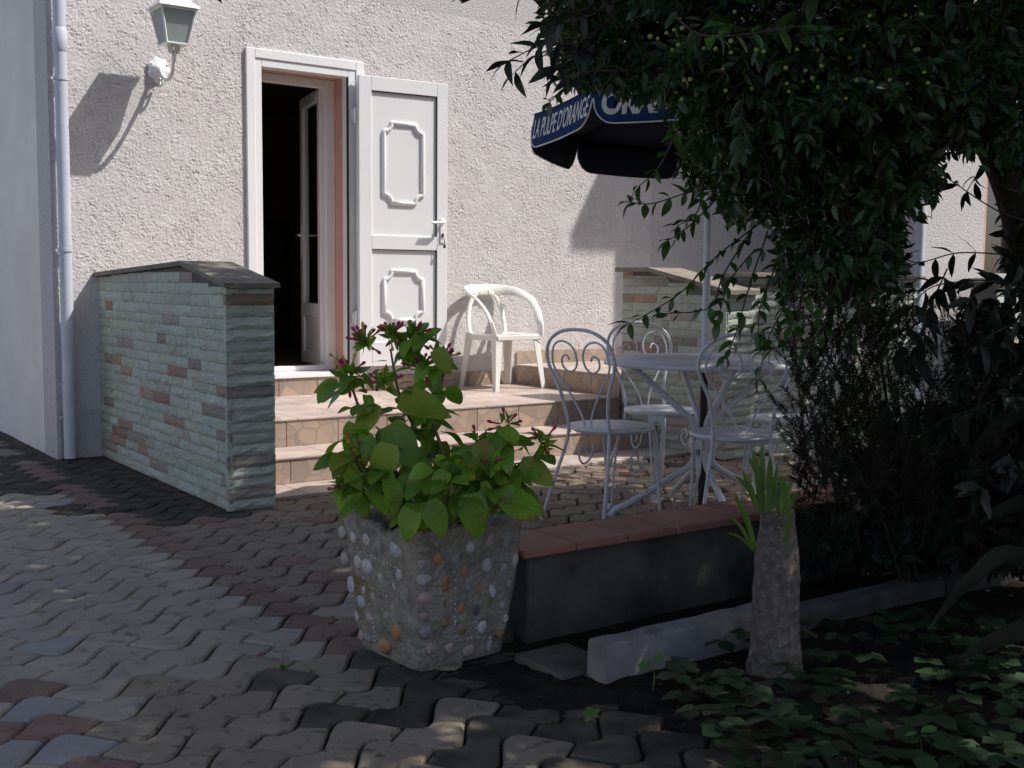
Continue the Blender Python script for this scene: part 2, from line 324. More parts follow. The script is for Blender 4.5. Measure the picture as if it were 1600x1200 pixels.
for i in range(-26, 50):
    for j in range(-24, 46):
        cx = PX0 + i * PP / 2; cy = PY0 - PW / 2 + j * PW; crest = (i % 2 == 0)
        if cx > 9.6 or cx < -1.2 or cy > 2.6 or cy < -8.4: continue
        if inside_hard(cx, cy): continue
        if soil_edge(cx, cy) > .10: continue
        c = crest and abs(cx - 3.103) < .05
        r = random.random(); h = i // 2
        dm = 9.0                                   # moss along the foot of the walls
        if cx < XP + .05 and cy > -2.2: dm = min(abs(cx - XP + .05), abs(cy) if cx > XC - .3 else 9)
        if cx < XC and cy > -.2: dm = min(dm, abs(cx - XC))
        if cx < XC and cy > -1.1 and cx > 2.3: dm = min(dm, (3.25 - cx) * .55)
        if soil_edge(cx, cy) > -.16 + random.uniform(-.14, .12): k = 'pv_moss'
        elif dm < .42 + random.uniform(-.2, .2) and not (c and r < .75): k = 'pv_moss'
        elif c and -4.3 < cy < -.2: k = 'pv_red' if r < .9 else 'pv_brown'
        elif crest and abs(cx - 2.188) < .05 and cy < -4.05: k = 'pv_red' if j % 2 == 0 else 'pv_pale'
        elif cx < 2.09 and cy < -4.1: k = 'pv_red' if r < .3 else ('pv_pale' if r < .5 else 'pv_grey')
        elif cx < 3.0 and cy > -4.42 + .28 * (cx - 2.2): k = 'pv_grey' if r < .97 else 'pv_pale'
        elif cx > 3.15 and -4.45 < cy < -3.72: k = 'pv_grey' if r < .6 else 'pv_brown'
        elif cx > 3.1 and cy > -4.5 and r < .15: k = 'pv_red'
        elif cx > 6 and r < .3: k = 'pv_moss'
        else: k = 'pv_brown'
        px, py, z = project((cx, cy, 0)); vis = -60 < px < 1660 and 600 < py < 1290
        hidden = px > 1300 or (560 < px < 820 and 830 < py < 1040 and z > 3.4)
        pav.append((0 if (vis and not hidden) else 1, z if z > 0 else 99, cx, cy, crest, k))
pav.sort(key=lambda t: (t[0], t[1]))
rest = {}
for n, (v, z, cx, cy, crest, k) in enumerate(pav):
    rot = 0 if crest else math.pi; tz = random.gauss(0, .0016); tl = (random.gauss(0, .008), random.gauss(0, .008))
    if soil_edge(cx, cy) > -.05: tz -= .008
    me = random.choice(PVM[k])
    if n < 298:
        o = link('paver', me, paving); o.location = (cx, cy, tz); o.rotation_euler = (tl[0], tl[1], rot)
    else: rest.setdefault(k, []).append((me, Matrix.Translation((cx, cy, tz)) @ Matrix.Rotation(rot, 4, 'Z') @ Matrix.Rotation(tl[0], 4, 'X')))
bm = bmesh.new(); mats = list(rest); 
for mi, k in enumerate(mats):
    for me, mw in rest[k]:
        n0 = len(bm.verts); f0 = len(bm.faces); bm.from_mesh(me); bm.verts.ensure_lookup_table(); bm.faces.ensure_lookup_table()
        bmesh.ops.transform(bm, matrix=mw, verts=bm.verts[n0:])
        for f in bm.faces[f0:]: f.material_index = mi
me = bpy.data.meshes.new('far_pavers'); bm.to_mesh(me); bm.free()
for k in mats:
    km = M[k].copy(); me.materials.append(km)
link('far_pavers', me, paving, kind='stuff')
# soil of the bed, a bumpy sheet that buries the edge of the paving
nx, ny = 330, 300; xs = 2.75 + 5.95 * np.linspace(0, 1, nx) ** 1.7; ys = -4.585 - 4.4 * np.linspace(1, 0, ny) ** 1.5; ns = fftnoise(ny, nx, 1.3, 3) * .0045 + fftnoise(ny, nx, 4, 4) * .006 + fftnoise(ny, nx, 14, 5) * .008
V = []; 
for b in range(ny):
    for a in range(nx):
        e = soil_edge(xs[a], ys[b]); t = max(-1, min(1, (e + .02) / .34)); V.append((xs[a], ys[b], -.046 + .062 * (t * .5 + .5) + ((ns[b, a] * (.4 if ys[b] > -5.2 else 1.0)) if t > -.6 else 0)))
F = [(b * nx + a, b * nx + a + 1, (b + 1) * nx + a + 1, (b + 1) * nx + a) for b in range(ny - 1) for a in range(nx - 1)]
link('flower_bed', npmesh('flower_bed', V, F, M['soil']), kind='structure')
bw_ = empty('bounce_wall', (-3.6, -2.0, 0), label='unseen pale wall added across the yard to bounce light', cat='wall')  # unseen wall added to reflect sunlight onto the house's left faces
MB().box((-.1, -7, -.07), (.1, 6, 2.3)).build('wall', M['side_wall'], bw_); MB().box((-.15, -7.05, 2.303), (.15, 6.05, 2.36), .01).build('coping', M['cap2'], bw_)
# ------------------------------------------------------------------ house
house = empty('house', (6.5, 0, 0), label='pale roughcast house wall behind the steps with an open white door', cat='house')
def hb(name, mb, mat_, parent=None, **k):
    o = mb.build(name, mat_, None, **k); p = parent or house
    o.parent = p; o.matrix_parent_inverse = p.matrix_basis.inverted(); return o
OX0, OX1, OZ1 = 4.66, 5.335, 2.575                # door opening
# fine roughcast sheet
st = .0050; gx = np.arange(XC + .001, 8.25, st); gz = np.arange(.30, 3.12, st); H, Wd = len(gz), len(gx)
n1 = fftnoise(H, Wd, .85, 11); n2 = fftnoise(H, Wd, 2.2, 12); n3 = fftnoise(H, Wd, .6, 13); n4 = fftnoise(H, Wd, 14, 14)
crev = np.exp(-(n1 / .30) ** 2) * np.clip(.72 + .16 * n4 + .35 * n2, .0, 1.5) ; hgt = .0043 * (1 - crev) + .0005 * n2 + .0006 * n3
GX, GZ = np.meshgrid(gx, gz); V = np.stack([GX, -.004 - hgt, GZ], -1).reshape(-1, 3)
idx = np.arange(H * Wd).reshape(H, Wd); F = np.stack([idx[:-1, :-1], idx[:-1, 1:], idx[1:, 1:], idx[1:, :-1]], -1)
cxm = (GX[:-1, :-1] + st / 2); czm = (GZ[:-1, :-1] + st / 2); keep = ~((cxm > OX0 - .03) & (cxm < OX1 + .03) & (czm < OZ1 + .03))
o = link('roughcast', npmesh('roughcast', V, F[keep], M['roughcast'], True)); o.parent = house; o.matrix_parent_inverse = house.matrix_basis.inverted()
wl = MB()
for a, b, z0, z1 in ((XC, OX0, -.05, 5.6), (OX1, 10.1, -.05, 5.6), (OX0, OX1, OZ1, 5.6), (OX0, OX1, -.05, Z3 - .03)):
    wl.box((a, .0, z0), (b, .30, z1))
hb('wall', wl, M['roughcast_bump'])
hb('side_wall', MB().box((XC, .301, -.05), (XC + .3, 9, 5.6)), M['side_wall'])
hb('corner_strip', MB().box((XC - .004, -.010, -.05), (XC + .02, .30, 5.6)), M['roughcast_bump'])
wg = MB()                                         # wing standing forward at the right
wz = (1.15, 2.30); wy = (-1.30, -.42)
wg.box((XW, YW, -.05), (XW + .3, wy[0], 5.6)); wg.box((XW, wy[1], -.05), (XW + .3, 0, 5.6)); wg.box((XW, wy[0], -.05), (XW + .3, wy[1], wz[0])); wg.box((XW, wy[0], wz[1]), (XW + .3, wy[1], 5.6))
vx = (10.88, 11.9); wg.box((XW + .3, YW, -.05), (vx[0], YW + .3, 5.6)); wg.box((vx[1], YW, -.05), (14.5, YW + .3, 5.6)); wg.box((vx[0], YW, -.05), (vx[1], YW + .3, 1.25)); wg.box((vx[0], YW, 2.35), (vx[1], YW + .3, 5.6))
wg.box((14.2, YW + .3, -.05), (14.5, 9, 5.6)); wg.box((XC + .3, 8.7, -.05), (14.2, 9, 5.6))
hb('wing_wall', wg, M['roughcast_bump'])
hb('window_reveal', MB().box((XW + .012, wy[1] - .03, wz[0] + .002), (XW + .29, wy[1] - .002, wz[1] - .002)), M['pink'])
hb('window_reveal', MB().box((vx[0] + .002, YW + .012, 1.252), (vx[0] + .05, YW + .28, 2.348)), M['pink'])
hb('window_reveal', MB().box((vx[1] - .06, YW - .012, 1.252), (vx[1] - .002, YW + .28, 2.348)), M['pink'])
hb('window_pane', MB().box((XW + .20, wy[0] + .002, wz[0] + .002), (XW + .22, wy[1] - .032, wz[1] - .002)), M['dark_glass'])
hb('window_pane', MB().box((vx[0] + .052, YW + .2, 1.252), (vx[1] - .062, YW + .22, 2.348)), M['dark_glass'])
rf = MB().prism([(-.45, 5.55), (9.4, 5.55), (9.4, 5.62), (4.5, 7.6), (-.45, 5.70)], 'x', XC - .4, XW - .02)
rf.prism([(YW - .45, 5.56), (9.4, 5.56), (9.4, 5.63), (4.5, 7.5), (YW - .45, 5.71)], 'x', XW, 14.9)
hb('roof', rf, M['roof'])
# room behind the door
rm = MB(); x0, x1, y0, y1, z0, z1 = XC + .31, 8.6, .31, 4.6, Z3 - .03, 2.95
for a, b in (((x0, y0, z0 - .05), (x1, y1, z0)), ((x0, y0, z1), (x1, y1, z1 + .05)), ((x0, y1, z0), (x1, y1 + .05, z1)), ((x0 - .005, y0, z0), (x0 + .03, y1, z1)), ((x1, y0, z0), (x1 + .05, y1, z1))): rm.box(a, b)
hb('room', rm, M['dark_room'])
hb('cupboard', MB().box((5.0, 4.0, z0 + .003), (6.7, 4.55, 1.75), .01).box((5.06, 3.985, z0 + .1), (5.83, 4.0, 1.70)).box((5.87, 3.985, z0 + .1), (6.64, 4.0, 1.70)), M['dark_wood'])
pl = empty('pendant_lamp', (5.02, 2.2, 2.05), label='glass bowl pendant lamp hanging in the dark room behind the door', cat='lamp')
MB().tube([(0, 0, .12), (0, 0, .88)], .006, 6).build('cord', M['rubber'], pl)
MB().lathe([(.03, .12), (.05, .09), (.13, .03), (.14, 0), (.10, -.05), (.03, -.085), (.001, -.09)], n=20, cap=False).build('lamp_shade', M['frost'], pl)
# outer door frame
FX0, FX1, FZ = 4.560, 5.445, Z3 + 2.20
fr = MB(); bw = .115
fr.box((FX0, -.030, Z3 - .02), (FX0 + bw * .55, -.002, FZ), .004); fr.box((FX0 + bw * .55, -.022, Z3 - .02), (OX0 + .012, -.002, FZ - bw * .55), .003)
fr.box((FX0 + bw * .55, -.030, FZ - bw * .55), (FX1 - bw * .55, -.002, FZ), .004); fr.box((OX0 + .012, -.022, OZ1 - .012), (OX1 - .012, -.002, FZ - bw * .55), .003)
fr.box((FX1 - bw * .55, -.030, Z3 - .02), (FX1, -.002, FZ), .004); fr.box((OX1 - .012, -.022, Z3 - .02), (FX1 - bw * .55, -.002, FZ - bw * .55), .003)
frame = hb('door_frame', fr, M['white'])
fi = MB(); fi.box((OX0 - .025, -.002, Z3), (OX0 + .012, .07, OZ1 + .02)); fi.box((OX1 - .012, -.002, Z3), (OX1 + .025, .07, OZ1 + .02)); fi.box((OX0 + .012, -.002, OZ1 - .012), (OX1 - .012, .07, OZ1 + .02))
hb('frame_lining', fi, M['white'], frame)
hb('gasket', MB().box((OX1 - .018, -.028, Z3 + .01), (OX1 - .012, -.004, OZ1 - .01)), M['rubber'], frame)
for z in (2.30, .86): hb('hinge', MB().tube([(5.368, -.042, z - .055), (5.368, -.042, z + .055)], .011, 8).box((5.34, -.036, z - .04), (5.39, -.031, z + .04)), M['white_gloss'], frame)
hb('reveal', MB().box((OX1 - .004, .072, Z3), (OX1 + .03, .298, OZ1 + .01)).box((OX0 - .03, .072, Z3), (OX0 + .004, .298, OZ1 + .01)).box((OX0 + .004, .072, OZ1 - .004), (OX1 - .004, .298, OZ1 + .03)), M['pink'])
hb('door_sill', MB().box((FX0 + .01, -.062, Z3 - .03), (FX1 + .0, .30, Z3 - .002), .004).box((OX0 + .02, .19, Z3), (OX1 - .02, .25, Z3 + .035), .004), M['white_gloss'])
# outer door leaf, folded back against the wall
dr = empty('door', (5.375, -.050, Z3 + .035)); dr.parent = house; dr.matrix_parent_inverse = house.matrix_basis.inverted(); dr.rotation_euler = (0, 0, math.radians(-5.0))
DW, DH, DT = .705, 2.065, .040                     # local x along the leaf, -y outwards
TT = -DT
def dmb(name, mb, m): o = mb.build(name, m, dr); return o
lf = MB(); sw = .098
zb = (.235, .845, .945, 1.965)
lf.box((0, TT, 0), (sw, 0, DH), .003); lf.box((DW - .085, TT, 0), (DW, 0, DH), .003)
for a, b in ((0, zb[0] - .06), (zb[1], zb[2]), (zb[3], DH)): lf.box((sw, TT, a), (DW - .085, 0, b), .003)
dmb('leaf_frame', lf, M['white'])
pn = MB()
for a, b in ((zb[0] - .06, zb[1]), (zb[2], zb[3])): pn.box((sw - .004, TT + .016, a - .004), (DW - .081, -.010, b + .004))
dmb('door_panel', pn, M['white'])
bd = MB()
for a, b in ((zb[0] - .06, zb[1]), (zb[2], zb[3])):
    bd.box((DW - .0895, TT + .004, a), (DW - .085, TT + .0158, b)); bd.box((sw, TT + .004, b - .0045), (DW - .0895, TT + .0158, b))
dmb('panel_shade', bd, M['rubber'])  # black strips stand in for shade along the panels' top and handle-side edges
def moulding(z0, z1):
    x0, x1 = .198, .508; c = .062; pts = []
    def arc(cx, cz, a0, a1):
        for k in range(7):
            a = math.radians(a0 + (a1 - a0) * k / 6); pts.append((cx + c * math.cos(a), TT + .014, cz + c * math.sin(a)))
    arc(x0, z0, 90, 0); arc(x1, z0, 180, 90); arc(x1, z1, 270, 180); arc(x0, z1, 360, 270)
    P = []
    for i, p in enumerate(pts):
        P.append(p)
        q = pts[(i + 1) % len(pts)]
        if (Vector(q) - Vector(p)).length > .1:
            for t in (.03, .5, .97): P.append(tuple(Vector(p).lerp(Vector(q), t)))
    dmb('raised_moulding', MB().tube(P, .016, 8, closed=True, fix=(0, 1, 0)), M['white'])
moulding(1.18, 1.75); moulding(.33, .69)
hd = MB().tube([(DW - .043, TT - .002, 1.052), (DW - .043, TT - .050, 1.052), (DW - .055, TT - .058, 1.050), (DW - .155, TT - .058, 1.046)], [.011, .011, .012, .010], 8).lathe([(.001, 0), (.024, 0), (.024, .008), (.001, .008)], n=12)
o = dmb('handle', MB().tube([(DW - .043, TT - .001, 1.052), (DW - .043, TT - .050, 1.052), (DW - .058, TT - .058, 1.050), (DW - .155, TT - .058, 1.046)], [.012, .011, .012, .010], 8).box((DW - .062, TT - .008, .90), (DW - .024, TT - .0005, 1.085), .004), M['white_gloss'])
dmb('keyhole', MB().box((DW - .048, TT - .016, .945), (DW - .036, TT - .008, .972)), M['rubber'])
k_ = MB().tube([(DW - .042, TT - .020, .940), (DW - .042, TT - .034, .925), (DW - .040, TT - .034, .900), (DW - .040, TT - .032, .880)], .0028, 6); k_.box((DW - .050, TT - .038, .862), (DW - .030, TT - .028, .892), .004)
dmb('hanging_key', k_, M['rubber'])
# inner glazed door, swung into the room
gd = empty('glazed_door', (5.27, .27, Z3 + .02)); gd.parent = house; gd.matrix_parent_inverse = house.matrix_basis.inverted(); gd.rotation_euler = (0, 0, math.radians(90 - 11.5))
GW, GH = .60, 2.02; g = MB(); s_ = .075
g.box((0, -.028, 0), (s_, .028, GH), .004); g.box((GW - s_, -.028, 0), (GW, .028, GH), .004)
for a, b in ((0, .09), (.36, .46), (GH - .08, GH)): g.box((s_, -.028, a), (GW - s_, .028, b), .004)
g.build('leaf_frame', M['white'], gd); MB().box((s_, -.012, .09), (GW - s_, .012, .36)).build('lower_panel', M['white'], gd)
MB().box((s_, -.004, .46), (GW - s_, .004, GH - .08)).build('pane', M['glass'], gd)
hh = MB()
for sg in (-1, 1): hh.tube([(GW - .035, sg * .028, .98), (GW - .035, sg * .070, .98), (GW - .150, sg * .074, .98)], .009, 8).box((GW - .052, min(sg * .028, sg * .034), .80), (GW - .018, max(sg * .028, sg * .034), 1.06))
hh.build('handle', M['white_gloss'], gd)
hb('inner_door_frame', MB().box((5.255, .20, Z3 + .001), (5.33, .262, OZ1 - .005), .004).box((OX0 + .005, .20, Z3 + .036), (OX0 + .05, .262, OZ1 - .005), .004).box((OX0 + .051, .20, OZ1 - .065), (5.254, .262, OZ1 - .005), .004), M['white'])
# ------------------------------------------------------------------ drainpipes
def drainpipe(x, y, r, top, joints, clips, label, s=1):
    e = empty('drainpipe', (x, y, 0), label=label, cat='drainpipe', group='downpipes on the house')
    MB().tube([(0, 0, .015), (0, 0, top)], r, 16).build('pipe', M['pipe'], e)
    for z in joints: MB().tube([(0, 0, z), (0, 0, z + .012), (0, 0, z + .13), (0, 0, z + .14)], [r + .001, r + .006, r + .006, r + .001], 16, cap=False).build('socket', M['pipe'], e)
    for z in clips:
        c = MB().tube([(0, 0, z - .009), (0, 0, z + .009)], r + .0045, 16); c.box((-r - .022, -.012, z - .008), (-r + .0, .012, z + .008)); c.box((-.008, r - .002, z - .006), (.008, abs(y) - .002 if s else r + .05, z + .006)); c.build('clip', M['pipe'], e)
drainpipe(3.358, -.075, .038, 5.5, (2.49,), (2.33, 1.30, .27), 'grey blue drainpipe at the house corner beside the stone parapet')
drainpipe(XW - .05, YW - .005, .045, 5.5, (1.9,), (1.75, .5), 'blue grey drainpipe on the projecting wing behind the shrubs', 0)
# ------------------------------------------------------------------ wall lantern
lan = empty('wall_lantern', (3.972, -.012, 2.46), label='white square glass lantern on a scrolled bracket fixed to the roughcast wall', cat='lamp')
ros = MB(); pr = [(.001, 0), (.066, 0), (.070, .010), (.060, .018), (.045, .022), (.030, .040), (.012, .052), (.001, .054)]
vs = []; n = 28
for rr, zz in pr:
    for k in range(n):
        a = 2 * math.pi * k / n; q = rr * (1 + .10 * math.cos(7 * a) * (rr > .04)); vs.append((q * math.cos(a), -zz, q * math.sin(a) * 1.12))
ros.add(vs, [(i * n + k, i * n + (k + 1) % n, (i + 1) * n + (k + 1) % n, (i + 1) * n + k) for i in range(len(pr) - 1) for k in range(n)], True); ros.build('rosette', M['lamp_white'], lan)
for a in (30, 150, 270): MB().lathe([(.006, 0), (.006, .004), (.001, .005)], n=8).build('screw', M['rubber'], lan).matrix_local = Matrix.Translation((.056 * math.cos(math.radians(a)), -.016, .06 * math.sin(math.radians(a)))) @ Matrix.Rotation(math.pi / 2, 4, 'X')
MB().tube(smooth_path([(0, -.04, .0), (0, -.10, -.055), (0, -.19, -.085), (0, -.27, -.050), (0, -.300, .02), (0, -.300, .075)], 5), [.013] * 26, 8).tube(smooth_path([(0, -.06, -.02), (0, -.08, -.085), (0, -.055, -.105), (0, -.035, -.08), (0, -.05, -.06)], 5), .008, 6).build('arm', M['lamp_white'], lan)
lz = .105; LY = -.30
pt = MB()
for k in range(8):
    a = 2 * math.pi * k / 8; pt.tube([(.010 * math.cos(a), LY + .010 * math.sin(a), .055), (.028 * math.cos(a), LY + .028 * math.sin(a), .070), (.036 * math.cos(a), LY + .036 * math.sin(a), lz)], [.007, .010, .006], 5)
pt.build('petal_cup', M['lamp_white'], lan)
hb_, ht_ = .066, .104; z0, z1 = lz + .008, lz + .205
bs = MB().box((-.072, LY - .072, lz), (.072, LY + .072, lz + .010), .002)
cor = [(-1, -1), (1, -1), (1, 1), (-1, 1)]
for sx, sy in cor: bs.tube([(sx * hb_, LY + sy * hb_, z0), (sx * ht_, LY + sy * ht_, z1)], .0075, 4)
bs.box((-.112, LY - .112, z1), (.112, LY + .112, z1 + .010), .002); bs.build('cage', M['lamp_white'], lan)
for k in range(4):
    a, b = cor[k], cor[(k + 1) % 4]; q = .94
    MB().add([(a[0] * hb_ * q, LY + a[1] * hb_ * q, z0), (b[0] * hb_ * q, LY + b[1] * hb_ * q, z0), (b[0] * ht_ * q, LY + b[1] * ht_ * q, z1), (a[0] * ht_ * q, LY + a[1] * ht_ * q, z1)], [(0, 1, 2, 3)]).build('pane', M['frost'], lan)
rfm = MB(); ro = [(.128, z1 + .0105), (.124, z1 + .024), (.085, z1 + .055), (.062, z1 + .095), (.052, z1 + .13), (.020, z1 + .145), (.012, z1 + .17), (.018, z1 + .185), (.002, z1 + .205)]
vs = [(s[0] * r, LY + s[1] * r, z) for r, z in ro for s in cor]; rfm.add(vs, [(i * 4 + k, i * 4 + (k + 1) % 4, (i + 1) * 4 + (k + 1) % 4, (i + 1) * 4 + k) for i in range(len(ro) - 1) for k in range(4)]); rfm.add(vs[:4], [(3, 2, 1, 0)])
rfm.build('lantern_roof', M['lamp_white'], lan)
# ------------------------------------------------------------------ stone-clad parapets
def stone_meshes():
    out = []
    for s in range(12):
        r = random.Random(100 + s); nxs, nzs = 7, 4; vs = []; fs = []
        for b in range(nzs):
            for a in range(nxs):
                u = a / (nxs - 1); v = b / (nzs - 1); edge = (a in (0, nxs - 1)) or (b in (0, nzs - 1))
                d = r.uniform(.0, .010) if edge else r.uniform(.006, .022)
                if b == 1 and not edge: d += .006
                jx = 0 if a in (0, nxs - 1) else r.uniform(-.03, .03); jz = 0 if b in (0, nzs - 1) else r.uniform(-.08, .08)
                vs.append((u + jx, -d, v + jz + (r.uniform(-.02, .02) if b in (0, nzs - 1) else 0)))
        for b in range(nzs - 1):
            for a in range(nxs - 1): fs.append((b * nxs + a, b * nxs + a + 1, (b + 1) * nxs + a + 1, (b + 1) * nxs + a))
        per = [a for a in range(nxs)] + [b * nxs + nxs - 1 for b in range(1, nzs)] + [(nzs - 1) * nxs + a for a in range(nxs - 2, -1, -1)] + [b * nxs for b in range(nzs - 2, 0, -1)]
        base = len(vs); vs += [(vs[i][0], .03, vs[i][2]) for i in per]; n = len(per)
        for i in range(n): fs.append((per[(i + 1) % n], per[i], base + i, base + (i + 1) % n))
        out.append((vs, fs))
    return out
SM = {}
for k in ('sage', 'sage2', 'rust', 'tan_stone'):
    SM[k] = [MB().add(v, f).mesh('stone') for v, f in stone_meshes()]
    for me in SM[k]: me.materials.append(M[k])
def clad(parent, origin, udir, length, ztop, course=.0558, lmin=.13, lmax=.34, rz=0.0, single=False, odd=.075, dep=(.28, .48)):
    """stones on a vertical face; ztop(u) gives the upper limit; the faces look along the local -y turned by rz"""
    z = .004; row = 0
    while z < ztop(0) + .2 or z < ztop(length) + .2:
        h = course * random.uniform(.93, 1.07); u = 0.0
        cuts = [0.0]
        if single: cuts.append(length)
        else:
            u = random.uniform(lmin * .5, lmax)
            while u < length - .07: cuts.append(u); u += random.uniform(lmin, lmax)
            cuts.append(length)
        for a, b in zip(cuts[:-1], cuts[1:]):
            lim = min(ztop(a), ztop(b), ztop((a + b) / 2)); hh = min(h, lim - z)
            if hh < .018: continue
            r = random.random(); k = 'rust' if r < odd * .5 else ('tan_stone' if r < odd * 1.6 else ('sage2' if r < .55 else 'sage'))
            o = link('stone', random.choice(SM[k]), parent); g = .0022
            p = Vector(origin) + Vector(udir) * (a + g / 2) + Vector((0, 0, z + g / 2)); o.location = p
            o.rotation_euler = (0, 0, rz); o.scale = (b - a - g, random.uniform(*dep), hh - g)
        z += h; row += 1
lp = empty('stone_parapet', (0, 0, 0), label='green grey split stone parapet with dark sloping coping left of the steps', cat='parapet')
HW, HP, HN, LK = 1.170, 1.225, 1.118, 1.585
prof = lambda u: (HN + (HP - HN) * (u / (LP - LK)) if u < LP - LK else HP + (HW - HP) * ((u - (LP - LK)) / LK)) - .028
MB().prism([(-.002, 0), (-LP + .022, 0), (-LP + .022, HN - .03), (-LK, HP - .03), (-.002, HW - .03)], 'x', XP + .022, XP + WP - .01).build('core', M['mortar'], lp)
# left face looks to -x : local x runs towards -y ... turn by -90 deg
clad(lp, (XP + .020, 0, 0), (0, -1, 0), LP - .012, lambda u: prof(LP - u), rz=-math.pi / 2)
clad(lp, (XP + .004, -LP + .020, 0), (1, 0, 0), WP - .004, lambda u: HN - .028, single=True, odd=.12, dep=(.55, .85))
def cap(parent, pts, x0, x1, th, m, name='coping'):
    poly = [(y, z) for y, z in pts] + [(y, z + th) for y, z in reversed(pts)]
    bmx = MB().prism(poly, 'x', x0, x1); return bmx.build(name, m, parent)
cap(lp, [(-.004, HW - .027), (-LK, HP - .027)], XP - .014, XP + WP + .014, .024, M['cap']); cap(lp, [(-LK - .002, HP - .027), (-LP - .022, HN - .030)], XP - .016, XP + WP + .016, .023, M['cap'])
rp = empty('stone_parapet', (0, 0, 0), label='pale green split stone parapet with sloping coping behind the round table', cat='parapet')
YA, YB = -1.282, -2.31; AK = -1.59; RH, RHN = 1.235, 1.095; RT_ = .25
aprof = lambda y: (RH if y > AK else RHN + (RH - RHN) * (y - YB) / (AK - YB)) - .028
MB().prism([(YA, 0), (YB + .022, 0), (YB + .022, RHN - .03), (AK, RH - .03), (YA, RH - .03)], 'x', XR + .022, XR + RT_).build('core', M['mortar'], rp)
clad(rp, (XR + .020, YA, 0), (0, -1, 0), YA - YB - .012, lambda u: aprof(YA - u), rz=-math.pi / 2, odd=.2)
clad(rp, (XR + .004, YB + .020, 0), (1, 0, 0), RT_ + .03, lambda u: RHN - .03, single=True, dep=(.5, .8))
cap(rp, [(YA + .03, RH - .027), (AK, RH - .027)], XR - .03, XR + RT_ + .03, .030, M['cap2']); cap(rp, [(AK - .002, RH - .027), (YB - .035, RHN - .034)], XR - .031, XR + RT_ + .031, .029, M['cap2'])
rr_ = empty('stone_parapet', (0, 0, 0), label='long flat-topped split stone front wall behind the shrubs', cat='parapet')
MB().box((7.065, -2.25, 0), (8.86, -2.02, 1.172)).build('core', M['mortar'], rr_)
clad(rr_, (7.086, -2.252, 0), (1, 0, 0), 1.77, lambda u: 1.17, rz=0, odd=.12, lmin=.16, lmax=.38, dep=(.5, .8))
MB().box((7.07, -2.30, 1.174), (8.89, -1.99, 1.203), .004).build('coping', M['cap2'], rr_)
fp = empty('stone_parapet', (0, 0, 0), label='sunlit split stone garden wall in front of the projecting wing', cat='parapet')
MB().box((10.42, -1.93, 0), (12.2, -1.70, 1.17)).build('core', M['mortar'], fp)
clad(fp, (10.43, -1.932, 0), (1, 0, 0), 1.75, lambda u: 1.165, rz=0, course=.075, lmin=.2, lmax=.45)
MB().box((10.40, -1.98, 1.172), (12.23, -1.67, 1.20), .004).build('coping', M['cap2'], fp)
# ------------------------------------------------------------------ steps
stp = empty('entrance_steps', (0, 0, 0), label='beige flagstone-tiled entrance steps and terrace below the open door', cat='steps')
cr = MB(); x0, x1 = XP + WP - .012, 6.98
cr.box((x0, YG + .012, -.03), (x1, Y1 + .012, .006)); cr.box((x0, Y1 + .012, -.03), (x1, YT + .012, Z1 - .012)); cr.box((x0, YT + .012, -.03), (XR + .01, -.0115, Z2 - .012)); cr.box((XR + .012, YT + .03, -.03), (9.9, -.0115, Z3 - .012))
cr.build('core', M['grout'], stp)
def tiles(xa, xb, n, fn, name, m, off=0.0):
    e = (xb - xa) / n; k = 0; x = xa - off
    while x < xb - .01:
        a = max(x, xa); b = min(x + e, xb); x += e
        if b - a < .03: continue
        mb = MB(); lo, hi = fn(a + .0018, b - .0018); mb.box(lo, hi, .0016); mb.build(name, m, stp)
xa, xb = XP + WP + .002, XR - .002
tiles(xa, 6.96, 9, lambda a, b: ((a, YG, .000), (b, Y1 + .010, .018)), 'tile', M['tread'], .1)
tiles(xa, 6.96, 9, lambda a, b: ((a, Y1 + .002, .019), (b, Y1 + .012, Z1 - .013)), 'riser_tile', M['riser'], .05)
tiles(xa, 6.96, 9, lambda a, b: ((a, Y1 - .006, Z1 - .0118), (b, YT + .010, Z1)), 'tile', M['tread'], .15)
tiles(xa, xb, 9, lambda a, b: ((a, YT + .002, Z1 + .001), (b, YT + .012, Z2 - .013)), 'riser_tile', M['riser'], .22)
for r in range(4):
    y1_, y0_ = YT - .006 + r * .322, YT - .006 + (r + 1) * .322
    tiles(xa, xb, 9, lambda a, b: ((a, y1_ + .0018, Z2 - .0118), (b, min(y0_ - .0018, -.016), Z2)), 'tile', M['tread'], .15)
tiles(xa, FX0 + .008, 2, lambda a, b: ((a, -.022, Z2 + .001), (b, -.0135, Z2 + .105)), 'skirting_tile', M['riser'], .1)
tiles(FX0 + .010, FX1 + .002, 3, lambda a, b: ((a, -.050, Z2 + .001), (b, -.0125, Z3 - .032)), 'riser_tile', M['riser'], .1)
tiles(FX1 + .004, XR - .012, 4, lambda a, b: ((a, -.022, Z2 + .001), (b, -.0135, Z2 + .105)), 'skirting_tile', M['riser'], .1)
tiles(XR + .012, 9.6, 8, lambda a, b: ((a, -.022, Z3 + .001), (b, -.0135, Z3 + .105)), 'skirting_tile', M['riser'], .1)
for r in range(4):                                  # low upper landing, its side tiles and its floor
    ya, yb = -.014 - r * .318, -.014 - (r + 1) * .318
    MB().box((XR + .002, yb + .0018, Z2 + .001), (XR + .012, ya - .0018, Z3 - .013), .0016).build('riser_tile', M['riser'], stp)
    for c in range(5): MB().box((XR - .006 + c * .33 + .0018, yb + .0018, Z3 - .0118), (XR - .006 + (c + 1) * .33 - .0018, ya - .0018, Z3), .0016).build('tile', M['tread'], stp)
